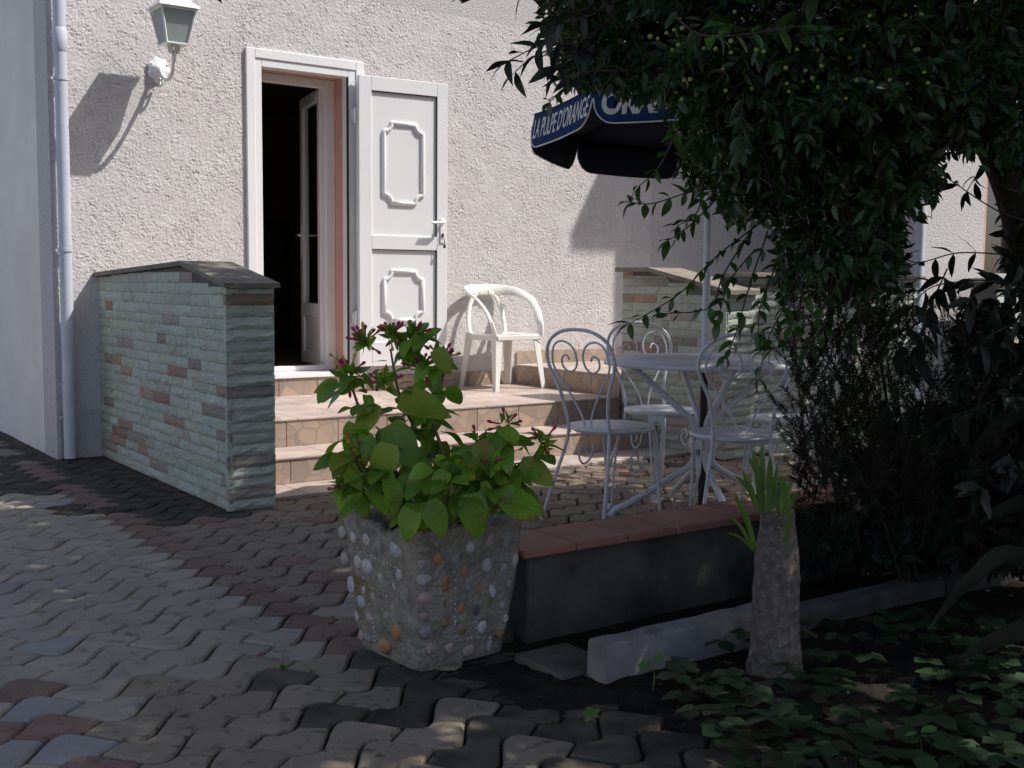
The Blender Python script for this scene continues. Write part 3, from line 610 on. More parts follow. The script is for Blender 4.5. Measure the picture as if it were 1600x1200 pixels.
# ------------------------------------------------------------------ low wall, kerb
lw = empty('low_wall', (0, 0, 0), label='low grey block wall capped with terracotta tiles behind the pebble planter', cat='wall')
MB().box((3.60, -4.535, -.05), (8.2, -4.36, .262), .006).build('wall', M['block'], lw)
x = 3.555; 
while x < 8.2:
    wd = .218; MB().box((x, -4.578 + random.uniform(-.002, .002), .2635), (x + wd - .005, -4.332, .291 + random.uniform(-.001, .001)), .005).build('coping_tile', M['terracotta'], lw); x += wd
kb = MB(); ks = [3.50, 4.30, 5.10, 5.95]
kerb = empty('kerb', (0, 0, 0), label='pale concrete edging kerb laid along the planting bed below the low wall', cat='kerb')
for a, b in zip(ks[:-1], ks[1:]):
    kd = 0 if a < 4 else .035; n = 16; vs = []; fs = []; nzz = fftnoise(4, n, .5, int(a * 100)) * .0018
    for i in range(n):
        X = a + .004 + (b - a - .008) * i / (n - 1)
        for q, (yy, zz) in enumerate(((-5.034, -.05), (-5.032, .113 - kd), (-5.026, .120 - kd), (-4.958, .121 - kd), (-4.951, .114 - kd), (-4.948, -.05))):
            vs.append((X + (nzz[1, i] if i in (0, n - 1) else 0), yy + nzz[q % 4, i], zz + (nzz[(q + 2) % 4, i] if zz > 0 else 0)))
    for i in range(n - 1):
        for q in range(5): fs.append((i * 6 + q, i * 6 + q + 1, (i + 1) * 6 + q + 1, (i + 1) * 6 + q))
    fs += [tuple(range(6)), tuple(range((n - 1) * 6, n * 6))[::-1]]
    MB().add(vs, fs).build('kerb_stone', M['concrete'] if a < 4 else M['old_concrete'], kerb)  # stones past the first use a darker concrete
tag(MB().box((3.43, -4.93, -.03), (3.63, -4.70, .024), .006).build('paving_slab', M['old_concrete']), 'small flat concrete slab at the end of the kerb', 'slab')
# ------------------------------------------------------------------ pebble planter
PC = Vector((3.292, -4.462, 0)); PR = math.radians(5); HB, HT, PH = .166, .205, .415
plt_ = empty('planter', PC, PR, label='square tapered cement planter studded with white and orange pebbles', cat='planter')
def rsq(half, k, n):  # rounded square
    a = 2 * math.pi * k / n; c, s = math.cos(a), math.sin(a); e = 14.0
    r = (abs(c) ** e + abs(s) ** e) ** (-1 / e); return half * r * c, half * r * s
n = 112; prof_ = [(HB * .94, .0), (HB * .985, .02), (HB * 1.0, .05)] + [(HB + (HT - HB) * (z / PH), z) for z in np.linspace(.08, PH - .03, 10)] + [(HT * 1.0, PH - .012), (HT * .975, PH), (HT * .86, PH + .002), (HT * .80, PH - .015), (HT * .78, PH - .08)]
nz = fftnoise(len(prof_), n, 1.0, 21); vs = []
for i, (h, z) in enumerate(prof_):
    for k in range(n):
        x, y = rsq(h, k, n); f = 1 + nz[i, k] * .009 * (1 if z > .005 else 0); sag = (-.010 * math.cos(4 * 2 * math.pi * k / n) + .006 * nz[3, k]) if z > PH - .06 else 0
        vs.append((x * f, y * f, z + sag))
mb = MB().add(vs, [(i * n + k, i * n + (k + 1) % n, (i + 1) * n + (k + 1) % n, (i + 1) * n + k) for i in range(len(prof_) - 1) for k in range(n)], True); mb.add(vs[:n], [tuple(reversed(range(n)))])
mb.build('shell', M['planter'], plt_)
sv = [(0, 0, PH - .040)] + [(rsq(HT * .80, k, 32)[0], rsq(HT * .80, k, 32)[1], PH - .055) for k in range(32)]
MB().add(sv, [(0, 1 + k, 1 + (k + 1) % 32) for k in range(32)]).build('soil', M['soil'], plt_)
pm = []
for s in range(5):
    r = random.Random(s + 40); b = bmesh.new(); bmesh.ops.create_icosphere(b, subdivisions=2, radius=.5)
    ph = [r.uniform(0, 6) for _ in range(4)]
    for v in b.verts:
        q = v.co; f = 1 + .13 * math.sin(3.1 * q.x * 2 + ph[0]) + .10 * math.sin(5 * q.y + ph[1]) + .08 * math.sin(6 * q.z + 4 * q.x + ph[2]); v.co = q * f
    for f in b.faces: f.smooth = True
    pm.append(b)
PMM = {}
for k in PEB:
    PMM[k] = []
    for b in pm:
        me = bpy.data.meshes.new('pebble'); b.to_mesh(me); me.materials.append(M['peb_' + k]); PMM[k].append(me)
def face_hit(px, py):
    """where the sight line meets the planter's near side, in the planter's own frame"""
    Ri = Matrix.Rotation(-PR, 3, 'Z'); o = Ri @ (CAMP - PC); d = Ri @ ray(px, py); best = None
    for ax in (0, 1):
        # face: coord[ax] = -(HB + (HT-HB) z/PH)
        kx = (HT - HB) / PH; den = d[ax] + kx * d.z
        t = -(HB + o[ax] + kx * o.z) / den; p = o + d * t
        lim = HB + kx * p.z + .004
        if abs(p[1 - ax]) <= lim and (best is None or t < best[0]): best = (t, p, ax)
    return best
RP = [(755, 360, 60, 55, 'g'), (668, 397, 75, 35, 'p'), (848, 348, 40, 45, 'p'), (930, 380, 60, 60, 'w'), (1040, 340, 55, 80, 'p'), (1135, 340, 60, 85, 'g'), (655, 480, 35, 45, 'w'), (740, 450, 60, 60, 'o'), (842, 445, 60, 65, 'g'), (1022, 480, 65, 75, 'w'), (1120, 495, 45, 60, 'w'), (1187, 458, 35, 70, 'w'), (897, 520, 55, 55, 'b'), (838, 517, 20, 28, 'w'), (740, 535, 40, 55, 'g'), (672, 567, 80, 65, 'w'), (785, 578, 60, 100, 'o'), (918, 615, 40, 50, 'g'), (980, 610, 30, 75, 'o'), (1058, 622, 45, 100, 'w'), (1152, 592, 40, 45, 'p'), (680, 668, 100, 65, 'p'), (783, 690, 45, 55, 'b'), (878, 728, 50, 65, 'o'), (965, 735, 50, 60, 'd'), (1115, 710, 50, 45, 'g'), (675, 778, 55, 50, 'p'), (780, 803, 55, 65, 'b'), (992, 830, 65, 70, 'w'), (1132, 783, 35, 45, 'w'), (682, 863, 80, 80, 'g'), (878, 845, 65, 70, 'b'), (1100, 875, 50, 50, 'b'), (710, 958, 70, 65, 'p'), (812, 950, 65, 60, 'p'), (925, 968, 75, 65, 'p'), (1040, 945, 40, 60, 'g'),
      (195, 298, 42, 60, 'w'), (263, 322, 45, 65, 'w'), (337, 333, 45, 70, 'w'), (405, 375, 50, 60, 'g'), (503, 405, 60, 85, 'l'), (210, 450, 45, 70, 'p'), (287, 460, 45, 80, 'w'), (345, 497, 60, 85, 'w'), (420, 553, 45, 65, 'w'), (520, 540, 40, 55, 'w'), (250, 597, 55, 80, 'l'), (325, 625, 40, 50, 'w'), (382, 668, 45, 65, 'p'), (495, 600, 30, 50, 'w'), (310, 690, 60, 70, 'l'), (483, 730, 30, 40, 'p'), (287, 768, 40, 65, 'w'), (352, 770, 40, 60, 'w'), (455, 770, 45, 60, 'g'), (505, 860, 115, 75, 'o'), (443, 945, 80, 75, 'o'), (305, 880, 40, 50, 'p'), (345, 900, 50, 50, 'g')]
def zpx(zx, zy): return 480 + zx / 3.6375, 750 + zy / 3.6375
for zx, zy, ww, hh_, c in RP:
    h = face_hit(*zpx(zx, zy))
    if not h: continue
    t, p, ax = h; s = t / FPX / 3.6375 * 1.25
    fs_ = .60 if ax == 0 else .84
    p = p + (Vector((.0035, 0, 0)) if ax == 0 else Vector((0, .0035, 0))); o = link('pebble', random.choice(PMM[c]), plt_); o.location = p; sc = (ww * s / fs_ * .85, hh_ * s * .92, min(ww, hh_) * s * .5)
    o.rotation_euler = (math.pi / 2, random.uniform(-.25, .25), 0 if ax == 1 else -math.pi / 2); o.scale = (min(sc[0], .055), sc[1], sc[2])
tiny = [(838, y) for y in (570, 610, 640, 670, 705, 735, 775, 800, 820, 860, 895)] + [(x, 895) for x in (868, 908, 930, 957, 982, 1000, 1035)]
tiny += [(310 + i * 18.6, 410 + i * 8.2) for i in range(12)] + [(350 + i * 16, 600 + i * 10) for i in range(7)] + [(375 + i * 2.6, 790 + i * 24) for i in range(6)] + [(192, 370), (320, 560), (350, 700)]
bm = bmesh.new(); Q = pm[0]
for zx, zy in tiny:
    h = face_hit(*zpx(zx + random.uniform(-5, 5), zy + random.uniform(-4, 4)))
    if not h: continue
    s = random.uniform(.0055, .0085); bmesh.ops.create_icosphere(bm, subdivisions=1, radius=s * .62, matrix=Matrix.Translation(h[1]) @ Matrix.Diagonal((random.uniform(.8, 1.3), random.uniform(.8, 1.3), random.uniform(.8, 1.2), 1)))
me = bpy.data.meshes.new('tiny_pebbles'); bm.to_mesh(me); bm.free(); me.materials.append(M['peb_w']); link('tiny_pebbles', me, plt_, kind='stuff')
# ------------------------------------------------------------------ garden furniture
def spiral(c, r0, r1, a0, turns, n=22, sgn=1):
    return [(c[0] + (r0 + (r1 - r0) * i / (n - 1)) * math.cos(a0 + sgn * 2 * math.pi * turns * i / (n - 1)), c[1] + (r0 + (r1 - r0) * i / (n - 1)) * math.sin(a0 + sgn * 2 * math.pi * turns * i / (n - 1))) for i in range(n)]
SH, SR = .452, .205
def chair_parts():
    P = []
    seat = MB().lathe([(.001, SH + .004), (SR - .02, SH + .006), (SR - .004, SH + .004), (SR, SH - .006), (SR - .004, SH - .014), (.001, SH - .012)], n=36, cap=False); P.append(('seat', seat, 'chair_seat'))
    # back plane: chair faces +y, back at y = -.17 leaning backwards
    def bp(x, z): return (x, -.165 - (z - SH) * .20, z)
    hoop = [(-.125, SH - .03), (-.128, SH + .06), (-.150, SH + .17), (-.195, SH + .27), (-.205, SH + .34), (-.175, SH + .405), (-.10, SH + .448), (0, SH + .46)]
    hp = hoop + [(-x, z) for x, z in reversed(hoop[:-1])]
    P.append(('back_hoop', MB().tube(smooth_path([bp(x, z) for x, z in hp], 4), .0082, 8), 'metal_paint'))
    for s in (-1, 1):
        inner = [(s * .020, SH - .01), (s * .032, SH + .06), (s * .095, SH + .17), (s * .165, SH + .27), (s * .172, SH + .33), (s * .150, SH + .385), (s * .100, SH + .405), (s * .045, SH + .385), (s * .020, SH + .335), (s * .030, SH + .285), (s * .070, SH + .262), (s * .110, SH + .285), (s * .112, SH + .325), (s * .082, SH + .340), (s * .066, SH + .318)]
        P.append(('back_scroll', MB().tube(smooth_path([bp(x, z) for x, z in inner], 4), .0052, 6), 'metal_paint'))
        # rear leg
        P.append(('rear_leg', MB().tube(smooth_path([(s * .125, -.163, SH - .02), (s * .135, -.175, SH - .10), (s * .165, -.225, .18), (s * .190, -.275, .01)], 4), .0082, 8), 'metal_paint'))
        # front hairpin leg with its bracket and foot
        fx, fy = s * .130, .150
        d = Vector((fx, fy, 0)).normalized(); t = Vector((-d.y, d.x, 0)); c = Vector((fx, fy, 0))
        lg = MB()
        for q in (-1, 1):
            lg.tube(smooth_path([c + t * (q * .038) + Vector((0, 0, SH - .008)), c + t * (q * .036) + d * .012 + Vector((0, 0, SH - .07)), c + t * (q * .020) + d * .03 + Vector((0, 0, .20)), c + t * (q * .010) + d * .045 + Vector((0, 0, .015))], 4), .0068, 6)
        P.append(('front_leg', lg, 'metal_paint'))
        arc = []; oz = SH - .012; br = MB(); k = 8; vs = []
        for i in range(k + 1):
            a = math.pi * i / k; u = -.026 * math.cos(a); zz = SH - .095 + .055 * math.sin(a) ** .6
            uo = -.042 * math.cos(a) if i in (0, k) else -.042 + .084 * i / k
            for w_ in (-.0015, .0015):
                vs.append(c + t * uo + d * (.008 + w_) + Vector((0, 0, oz if i not in (0, k) else oz))); vs.append(c + t * u + d * (.012 + w_) + Vector((0, 0, zz)))
        fs = []
        for i in range(k):
            a, b = i * 4, (i + 1) * 4; fs += [(a, a + 1, b + 1, b), (a + 2, b + 2, b + 3, a + 3), (a + 1, a + 3, b + 3, b + 1), (a, b, b + 2, a + 2)]
        br.add(vs, fs); P.append(('bracket', br, 'metal_paint'))
        ft = c + d * .045; P.append(('foot', MB().box((ft.x - .013, ft.y - .013, 0.001), (ft.x + .013, ft.y + .013, .028), .003), 'metal_paint'))
        # curl between the legs
        sp = [(.035, .36), (.02, .30), (-.03, .27), (-.065, .30), (-.06, .345), (-.025, .355), (-.012, .325), (-.03, .307)]
        P.append(('leg_scroll', MB().tube(smooth_path([(s * .160, .02 + u, z - .02) for u, z in sp], 4), .005, 6), 'metal_paint'))
    P.append(('seat_rail', MB().tube([(.86 * SR * math.cos(a), .86 * SR * math.sin(a), SH - .018) for a in np.linspace(0, 2 * math.pi, 29)[:-1]], .007, 6, closed=True), 'metal_paint'))
    return [(n, mb.mesh(n), m) for n, mb, m in P]
CP = chair_parts()
for n, me, m in CP: me.materials.append(M[m])
TB = Vector((5.442, -3.467, 0))
chairs = [((5.010, -3.290), 'white scrolled iron chair beside the tiled steps, its back toward the planter', None), ((5.310, -3.795), 'white scrolled iron chair with its back to the low terracotta wall', None), ((5.700, -2.900), 'white scrolled iron chair between the table and the pale stone parapet', None), ((5.980, -3.540), 'white scrolled iron chair half hidden by feathery dark shrub', None)]
rots = {0: None, 1: .10, 2: None, 3: None}
for i, ((x, y), lab, _) in enumerate(chairs):
    f = Vector((5.585 - x, -3.325 - y)); a = math.atan2(f.y, f.x) - math.pi / 2 + (0.22, -.10, .10, .0)[i]
    e = empty('iron_chair', (x, y, 0), a, label=lab, cat='chair', group='white iron chairs round the table')
    for n, me, m in CP: link(n, me, e)
tb = empty('round_table', TB, .35, label='round white metal garden table with splayed tube legs under the parasol', cat='table')
TZ, TR = .764, .485
MB().lathe([(.026, TZ - .004), (.026, TZ), (TR - .012, TZ + .002), (TR, TZ - .006), (TR, TZ - .026), (TR - .006, TZ - .026), (TR - .008, TZ - .010), (.026, TZ - .008)], n=56, cap=False).build('table_top', M['chair_seat'], tb)
for k in range(4):
    a = math.pi / 4 + k * math.pi / 2; c, s = math.cos(a), math.sin(a)
    P = [(.40, TZ - .012), (.33, TZ - .06), (.13, .53), (.065, .475), (.043, .42), (.043, .30), (.06, .25), (.14, .20), (.36, .075), (.43, .045), (.46, .01)]
    MB().tube(smooth_path([(r * c, r * s, z) for r, z in P], 4), .0160, 10).build('leg', M['metal_paint'], tb)
MB().lathe([(.064, .33), (.068, .335), (.068, .375), (.064, .38)], n=20).build('collar', M['metal_paint'], tb)
MB().lathe([(.034, TZ + .0025), (.030, TZ + .010), (.022, TZ + .012)], n=16, cap=False).build('pole_ring', M['metal_paint'], tb)
# ------------------------------------------------------------------ parasol
um = empty('parasol', (TB.x, TB.y, 0), label='navy blue advertising parasol standing in the round table', cat='parasol')
um.rotation_euler = (0, 0, 0)
UR = .835; UZ = 1.918; VH = .165
MB().tube([(0, 0, .02), (0, 0, .70)], .0185, 12).build('pole_foot', M['rubber'], um)
MB().tube([(0, 0, .70), (0, 0, 2.33)], .0185, 12).build('pole', M['metal_paint'], um)
va = math.atan2(-RT.y, -RT.x)                      # one rib points to the left of the photograph's view
dF = Vector((FW.x, FW.y, 0)).normalized()
def tilt(p):
    p = Vector(p); return (p.x, p.y, p.z - .062 * p.dot(dF) / 1.0)
AP = (0, 0, UZ + .36)
panels = []
for k in range(8):
    a0 = va + k * math.pi / 4; a1 = a0 + math.pi / 4
    c0 = Vector((UR * math.cos(a0), UR * math.sin(a0), UZ)); c1 = Vector((UR * math.cos(a1), UR * math.sin(a1), UZ))
    nu, nv = 7, 7; vs = []; fs = []
    for i in range(nv):
        t = i / (nv - 1)
        for j in range(nu):
            u = j / (nu - 1); e = c0.lerp(c1, u); p = Vector(AP).lerp(e, t); sag = .030 * math.sin(math.pi * u) * t + .03 * math.sin(math.pi * t); vs.append(tilt((p.x, p.y, p.z - sag * (1 if t < 1 else .35))))
    for i in range(nv - 1):
        for j in range(nu - 1): fs.append((i * nu + j, i * nu + j + 1, (i + 1) * nu + j + 1, (i + 1) * nu + j))
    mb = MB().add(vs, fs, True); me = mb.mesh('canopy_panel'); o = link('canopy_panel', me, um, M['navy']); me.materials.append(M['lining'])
    sm_ = o.modifiers.new('th', 'SOLIDIFY'); sm_.thickness = .004; sm_.offset = -1; sm_.material_offset = 1
    # hanging flap with rounded lower corners and white piping
    d = (c1 - c0); ln = d.length; d.normalize(); out = Vector((d.y, -d.x, 0)); cc = (c0 + c1) / 2
    if out.dot(cc) < 0: out = -out
    def fl(u, w, off=0.0): 
        p = c0 + d * (ln * u) + out * (.03 * w / VH + off - .004); sg = .030 * .35 * math.sin(math.pi * u); return tilt((p.x, p.y, p.z - sg - w))
    def depth(u):
        e = min(u, 1 - u); r = .14
        return VH * (1.0 if e > r else (.35 + .65 * math.sqrt(max(0, 1 - ((r - e) / r) ** 2)))) 
    us = [0, .01, .03, .06, .10, .14, .25, .4, .5, .6, .75, .86, .90, .94, .97, .99, 1]; vs = []; fs = []
    for u in us:
        for w_ in (0, .5, 1): vs.append(fl(u, depth(u) * w_))
    for i in range(len(us) - 1):
        for j in range(2): fs.append((i * 3 + j, i * 3 + j + 1, (i + 1) * 3 + j + 1, (i + 1) * 3 + j))
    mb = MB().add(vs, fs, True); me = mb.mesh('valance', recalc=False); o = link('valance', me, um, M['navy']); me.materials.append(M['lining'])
    nrm = me.polygons[10].normal
    if nrm.dot(out) < 0: me.flip_normals()
    sm_ = o.modifiers.new('th', 'SOLIDIFY'); sm_.thickness = .003; sm_.offset = -1; sm_.material_offset = 1
    link('piping', MB().tube([fl(u, depth(u), .001) for u in us], .0038, 5).mesh('piping'), o, M['print'])
    txt = "LA PULPE D'ORANGE" if k % 2 == 0 else 'ORANGINA'
    cu = bpy.data.curves.new('lettering', 'FONT'); cu.body = txt; cu.align_x = 'CENTER'; cu.align_y = 'CENTER'; cu.size = .128 if k % 2 == 0 else .140; cu.extrude = .0008; cu.offset = .0012 if k % 2 == 0 else .0065; cu.resolution_u = 4
    if k % 2 == 0: cu.space_character = .98
    to = bpy.data.objects.new('tmp', cu); COL.objects.link(to); dg = bpy.context.evaluated_depsgraph_get(); me = bpy.data.meshes.new_from_object(to.evaluated_get(dg)); bpy.data.objects.remove(to)
    me.materials.clear(); wx = max(v.co.x for v in me.vertices) - min(v.co.x for v in me.vertices); fx = min(1.0 if k % 2 else .70, ln * .90 / wx)
    # lay the letters onto the flap, following its curve
    for v in me.vertices:
        u = .5 + v.co.x * fx / ln; wv = VH * .50 - v.co.y * (1.0 if k % 2 == 0 else .95); e1 = fl(u, wv, .0025 + max(0, v.co.z)); v.co = e1
    lx = (Vector(fl(.6, .05)) - Vector(fl(.4, .05))).dot(out.cross(Vector((0, 0, 1))))
    if lx > 0:                                         # mirror so that it reads from outside
        cu2 = me
        pass
    panels.append((o, me, lx, out)); link('lettering', me, o, M['print'])
MB().lathe([(.001, .05), (.02, .045), (.03, .02), (.03, -.01), (.02, -.02)], c=AP, n=14).build('finial', M['metal_paint'], um)
for k in range(8):
    a0 = va + k * math.pi / 4; MB().tube([(.02 * math.cos(a0), .02 * math.sin(a0), UZ + .34), tilt((UR * .98 * math.cos(a0), UR * .98 * math.sin(a0), UZ - .008))], .004, 5).build('rib', M['rubber'], um)
    MB().tube([(.02 * math.cos(a0), .02 * math.sin(a0), UZ - .05), tilt((UR * .5 * math.cos(a0), UR * .5 * math.sin(a0), UZ + .150))], .0035, 5).build('strut', M['rubber'], um)
# ------------------------------------------------------------------ white plastic armchair on the terrace
pc = empty('plastic_armchair', (6.490, -.285, Z2), math.radians(2), label='cream white moulded plastic armchair standing on the tiled terrace', cat='chair'); pc.scale = (.90, .94, .98)
S_ = .43
st_ = MB(); nu, nv = 9, 9; vs = []; fs = []
for b in range(nv):
    for a in range(nu):
        u = a / (nu - 1) * 2 - 1; v = b / (nv - 1) * 2 - 1; x = u * (.225 - .02 * (v + 1) / 2); y = v * .215; z = S_ - .022 * (1 - u * u) * (1 - .4 * v * v) - .012 * (v + 1) / 2 - (.018 if b == 0 else 0); vs.append((x, y, z))
for b in range(nv - 1):
    for a in range(nu - 1): fs.append((b * nu + a, b * nu + a + 1, (b + 1) * nu + a + 1, (b + 1) * nu + a))
o = st_.add(vs, fs, True).build('seat', M['plastic'], pc); mo = o.modifiers.new('th', 'SOLIDIFY'); mo.thickness = .012
def band(path, wid, th, nrm, name):
    """flat moulded strip: path points, width direction nrm(i)"""
    P = smooth_path(path, 5); N = len(P); mb = MB(); vs = []
    for i, p in enumerate(P):
        t = (P[min(i + 1, N - 1)] - P[max(i - 1, 0)]).normalized(); wv = Vector(nrm(i / (N - 1))); wv = (wv - t * wv.dot(t)).normalized(); b = t.cross(wv); W_ = wid(i / (N - 1)) / 2
        for cs, sn in ((1, .35), (.8, 1), (-.8, 1), (-1, .35), (-1, -.35), (-.8, -1), (.8, -1), (1, -.35)): vs.append(p + wv * (W_ * cs) + b * (th / 2 * sn))
    fs = [(i * 8 + k, i * 8 + (k + 1) % 8, (i + 1) * 8 + (k + 1) % 8, (i + 1) * 8 + k) for i in range(N - 1) for k in range(8)]
    mb.add(vs, fs, True); mb.add(vs[:8], [tuple(range(8))]); mb.add(vs[-8:], [tuple(range(8))[::-1]]); return mb.build(name, M['plastic'], pc)
railp = [(-.235, -.205, S_ - .02), (-.250, -.190, S_ + .05), (-.268, -.130, S_ + .16), (-.285, -.02, S_ + .255), (-.275, .12, S_ + .305), (-.19, .225, S_ + .325), (0, .262, S_ + .33), (.19, .225, S_ + .325), (.275, .12, S_ + .305), (.285, -.02, S_ + .255), (.268, -.130, S_ + .16), (.250, -.190, S_ + .05), (.235, -.205, S_ - .02)]
def rn(t):
    k = min(1, max(0, (min(t, 1 - t) - .10) / .14)); ang = t * 12; 
    sx = -1 if t < .5 else 1
    back = max(0, 1 - abs(t - .5) / .22)
    return Vector((sx * (1 - back) * .8, -.35 + back * .5, .25 + .75 * back)) if k > 0 else Vector((sx * .4, -1, 0))
band(railp, lambda t: .060 + .028 * max(0, 1 - abs(t - .5) / .35), .018, rn, 'back_rail')
for s in (-1, 1):
    band([(s * .185, .195, S_ - .03), (s * .190, .222, S_ + .08), (s * .165, .240, S_ + .20), (s * .105, .248, S_ + .285), (s * .04, .250, S_ + .31)], lambda t: .040, .016, lambda t: (1, 0, .4 * t), 'back_post')
    for sy, nm in ((-1, 'front_leg'), (1, 'rear_leg')):
        lm = MB(); vs = []
        for z, wd, px_, py_ in ((S_ - .004, .078, .218, .196), (S_ - .10, .062, .226, .204), (S_ - .25, .052, .238, .220), (0.0, .038, .255, .240)):
            cx, cy = s * px_, sy * py_; q = wd
            for ax, ay in ((0, 0), (-q, 0), (-q, -.012), (-.012, -.012), (-.012, -q), (0, -q)): vs.append((cx + s * ax + s * .01, cy + sy * ay + sy * .01, z))
        fs = [(i * 6 + k, i * 6 + (k + 1) % 6, (i + 1) * 6 + (k + 1) % 6, (i + 1) * 6 + k) for i in range(3) for k in range(6)] + [tuple(range(6)), tuple(range(18, 24))]
        lm.add(vs, fs).build(nm, M['plastic'], pc)
    for (a, b) in (((s * .16, -.206, S_ - .025), (s * .235, -.206, S_ - .075)),): MB().tube([a, b], .010, 6).build('brace', M['plastic'], pc)
ap = MB(); 
for s in (-1, 1): ap.box((s * .228 - .006, -.19, S_ - .055), (s * .228 + .006, .19, S_ - .012), .003)
ap.box((-.22, -.218, S_ - .050), (.22, -.206, S_ - .014), .003); ap.build('seat_skirt', M['plastic'], pc)
# ------------------------------------------------------------------ leaves
TEMPL = np.array([(0, 0, 0), (.30, .42, .06), (.33, 0, -.01), (.30, -.42, .06), (.68, .34, .0), (.70, 0, -.06), (.68, -.34, .0), (1, 0, -.16)], np.float32)
TF = np.array([(0, 2, 1, 1), (0, 3, 2, 2), (1, 2, 5, 4), (2, 3, 6, 5), (4, 5, 7, 7), (5, 6, 7, 7)], np.int32)
TRI = np.array([(0, 2, 1), (0, 3, 2), (1, 2, 5), (1, 5, 4), (2, 3, 6), (2, 6, 5), (4, 5, 7), (5, 6, 7)], np.int32)
TEMPL_R = np.array([(0, 0, 0), (.22, .42, .05), (.33, 0, -.01), (.22, -.42, .05), (.68, .46, .02), (.70, 0, -.05), (.68, -.46, .02), (1, 0, -.12)], np.float32)
def leaf_cloud(name, L, width, m, TEMPL=TEMPL):
    """L: list of (pos, axis, normal, length)"""
    n = len(L); P = np.array([l[0][:] for l in L], np.float32); A = np.array([l[1][:] for l in L], np.float32); Nn = np.array([l[2][:] for l in L], np.float32); S = np.array([l[3] for l in L], np.float32)
    A /= np.linalg.norm(A, axis=1, keepdims=True) + 1e-9; B = np.cross(Nn, A); B /= np.linalg.norm(B, axis=1, keepdims=True) + 1e-9; C = np.cross(A, B)
    V = P[:, None] + S[:, None, None] * (TEMPL[None, :, 0, None] * A[:, None] + TEMPL[None, :, 1, None] * width * B[:, None] + TEMPL[None, :, 2, None] * C[:, None])
    F = (np.arange(n)[:, None, None] * 8 + TRI[None]).reshape(-1, 3)
    return npmesh(name, V.reshape(-1, 3), F, m)
def rv(): 
    v = Vector((random.gauss(0, 1), random.gauss(0, 1), random.gauss(0, 1))); return v.normalized()
def lit_zone(p):
    """True when the point would throw its shadow on the sunlit steps, terrace or facade"""
    gx_ = p.x - .628 * p.z; gy_ = p.y + .465 * p.z
    if gy_ > 0: return gx_ > 3.25 - 1.35 * gy_ and gx_ < 7.6
    return gy_ > -2.02 and gx_ > 3.71 and gx_ < 6.9 - .6 * max(0, -1.2 - gy_)
def leafobj_mesh(name, L, Wd_, heart, m, fold=.18, droop=.3, nseg=6):
    vs = []; fs = []
    for i in range(nseg + 1):
        t = i / nseg
        if heart: wv = Wd_ * (math.sin(math.pi * min(1, (t * .90 + .10)) ** .80) ** .72)
        else: wv = Wd_ * (math.sin(math.pi * t ** .85) ** .9 if 0 < t < 1 else 0)
        if t == 1: wv = 0
        z = -droop * L * t * t
        for q in (-1, -.5, 0, .5, 1): vs.append((L * t, q * wv / 2, z + abs(q) * wv * fold * .5 + .012 * L * math.sin(9 * t + 3 * q)))
    for i in range(nseg):
        for q in range(4): fs.append((i * 5 + q, (i + 1) * 5 + q, (i + 1) * 5 + q + 1, i * 5 + q + 1))
    me = MB().add(vs, fs, True).mesh(name, recalc=False); me.materials.append(m); return me
def orient(o, pos, axis, normal, s):
    A = Vector(axis).normalized(); B = Vector(normal).cross(A); B = B.normalized() if B.length > 1e-5 else A.orthogonal().normalized(); C = A.cross(B)
    o.matrix_local = Matrix(((A.x * s, B.x * s, C.x * s, pos[0]), (A.y * s, B.y * s, C.y * s, pos[1]), (A.z * s, B.z * s, C.z * s, pos[2]), (0, 0, 0, 1)))
# ------------------------------------------------------------------ flowering plant in the planter
mp = empty('four_oclock_plant', (0, 0, 0), label='leafy plant with magenta tubular flowers growing in the pebble planter', cat='plant')
LM = [leafobj_mesh('leaf', 1, .66, True, M['leaf_mirabilis'], f, dr_, 8) for f, dr_ in ((.2, .25), (.3, .45), (.1, .15), (.25, .6))]; LM.append(leafobj_mesh('leaf', 1, .66, True, M['leaf_yellow'], .2, .35, 8))
root = Vector((3.30, -4.46, PH - .05))
D0 = 3.24
stems = [  # (path in px with depth), tall flowering stems first
    [(668, 820, 3.25), (690, 740, 3.24), (655, 680, 3.22), (625, 620, 3.20), (610, 545, 3.18)],
    [(668, 820, 3.25), (672, 730, 3.26), (668, 660, 3.24), (690, 600, 3.24), (690, 560, 3.22)],
    [(660, 820, 3.24), (620, 740, 3.16), (580, 690, 3.12), (555, 620, 3.12), (540, 580, 3.12)],
    [(690, 820, 3.25), (700, 750, 3.22), (670, 640, 3.20), (650, 560, 3.20), (645, 530, 3.20)],
    [(650, 820, 3.2), (600, 770, 3.08), (565, 730, 3.06), (545, 705, 3.06)],
    [(700, 820, 3.25), (760, 760, 3.22), (800, 710, 3.20), (790, 670, 3.20)],
    [(710, 820, 3.25), (780, 770, 3.16), (830, 720, 3.14), (848, 690, 3.14)],
    [(690, 820, 3.2), (720, 760, 3.10), (735, 720, 3.06), (745, 695, 3.05)],
    [(710, 820, 3.2), (760, 790, 3.02), (800, 775, 2.98)],
    [(660, 820, 3.18), (650, 790, 3.02), (640, 775, 2.98)],
    [(690, 820, 3.18), (700, 780, 3.00), (705, 755, 2.96)],
    [(650, 820, 3.2), (600, 790, 3.04), (570, 760, 3.0)]]
tips = []
def leaf_at(pos, axis, nrm, s, yellow=.12):
    o = link('leaf', LM[4] if random.random() < yellow else random.choice(LM[:4]), mp); orient(o, pos, axis, nrm, s)
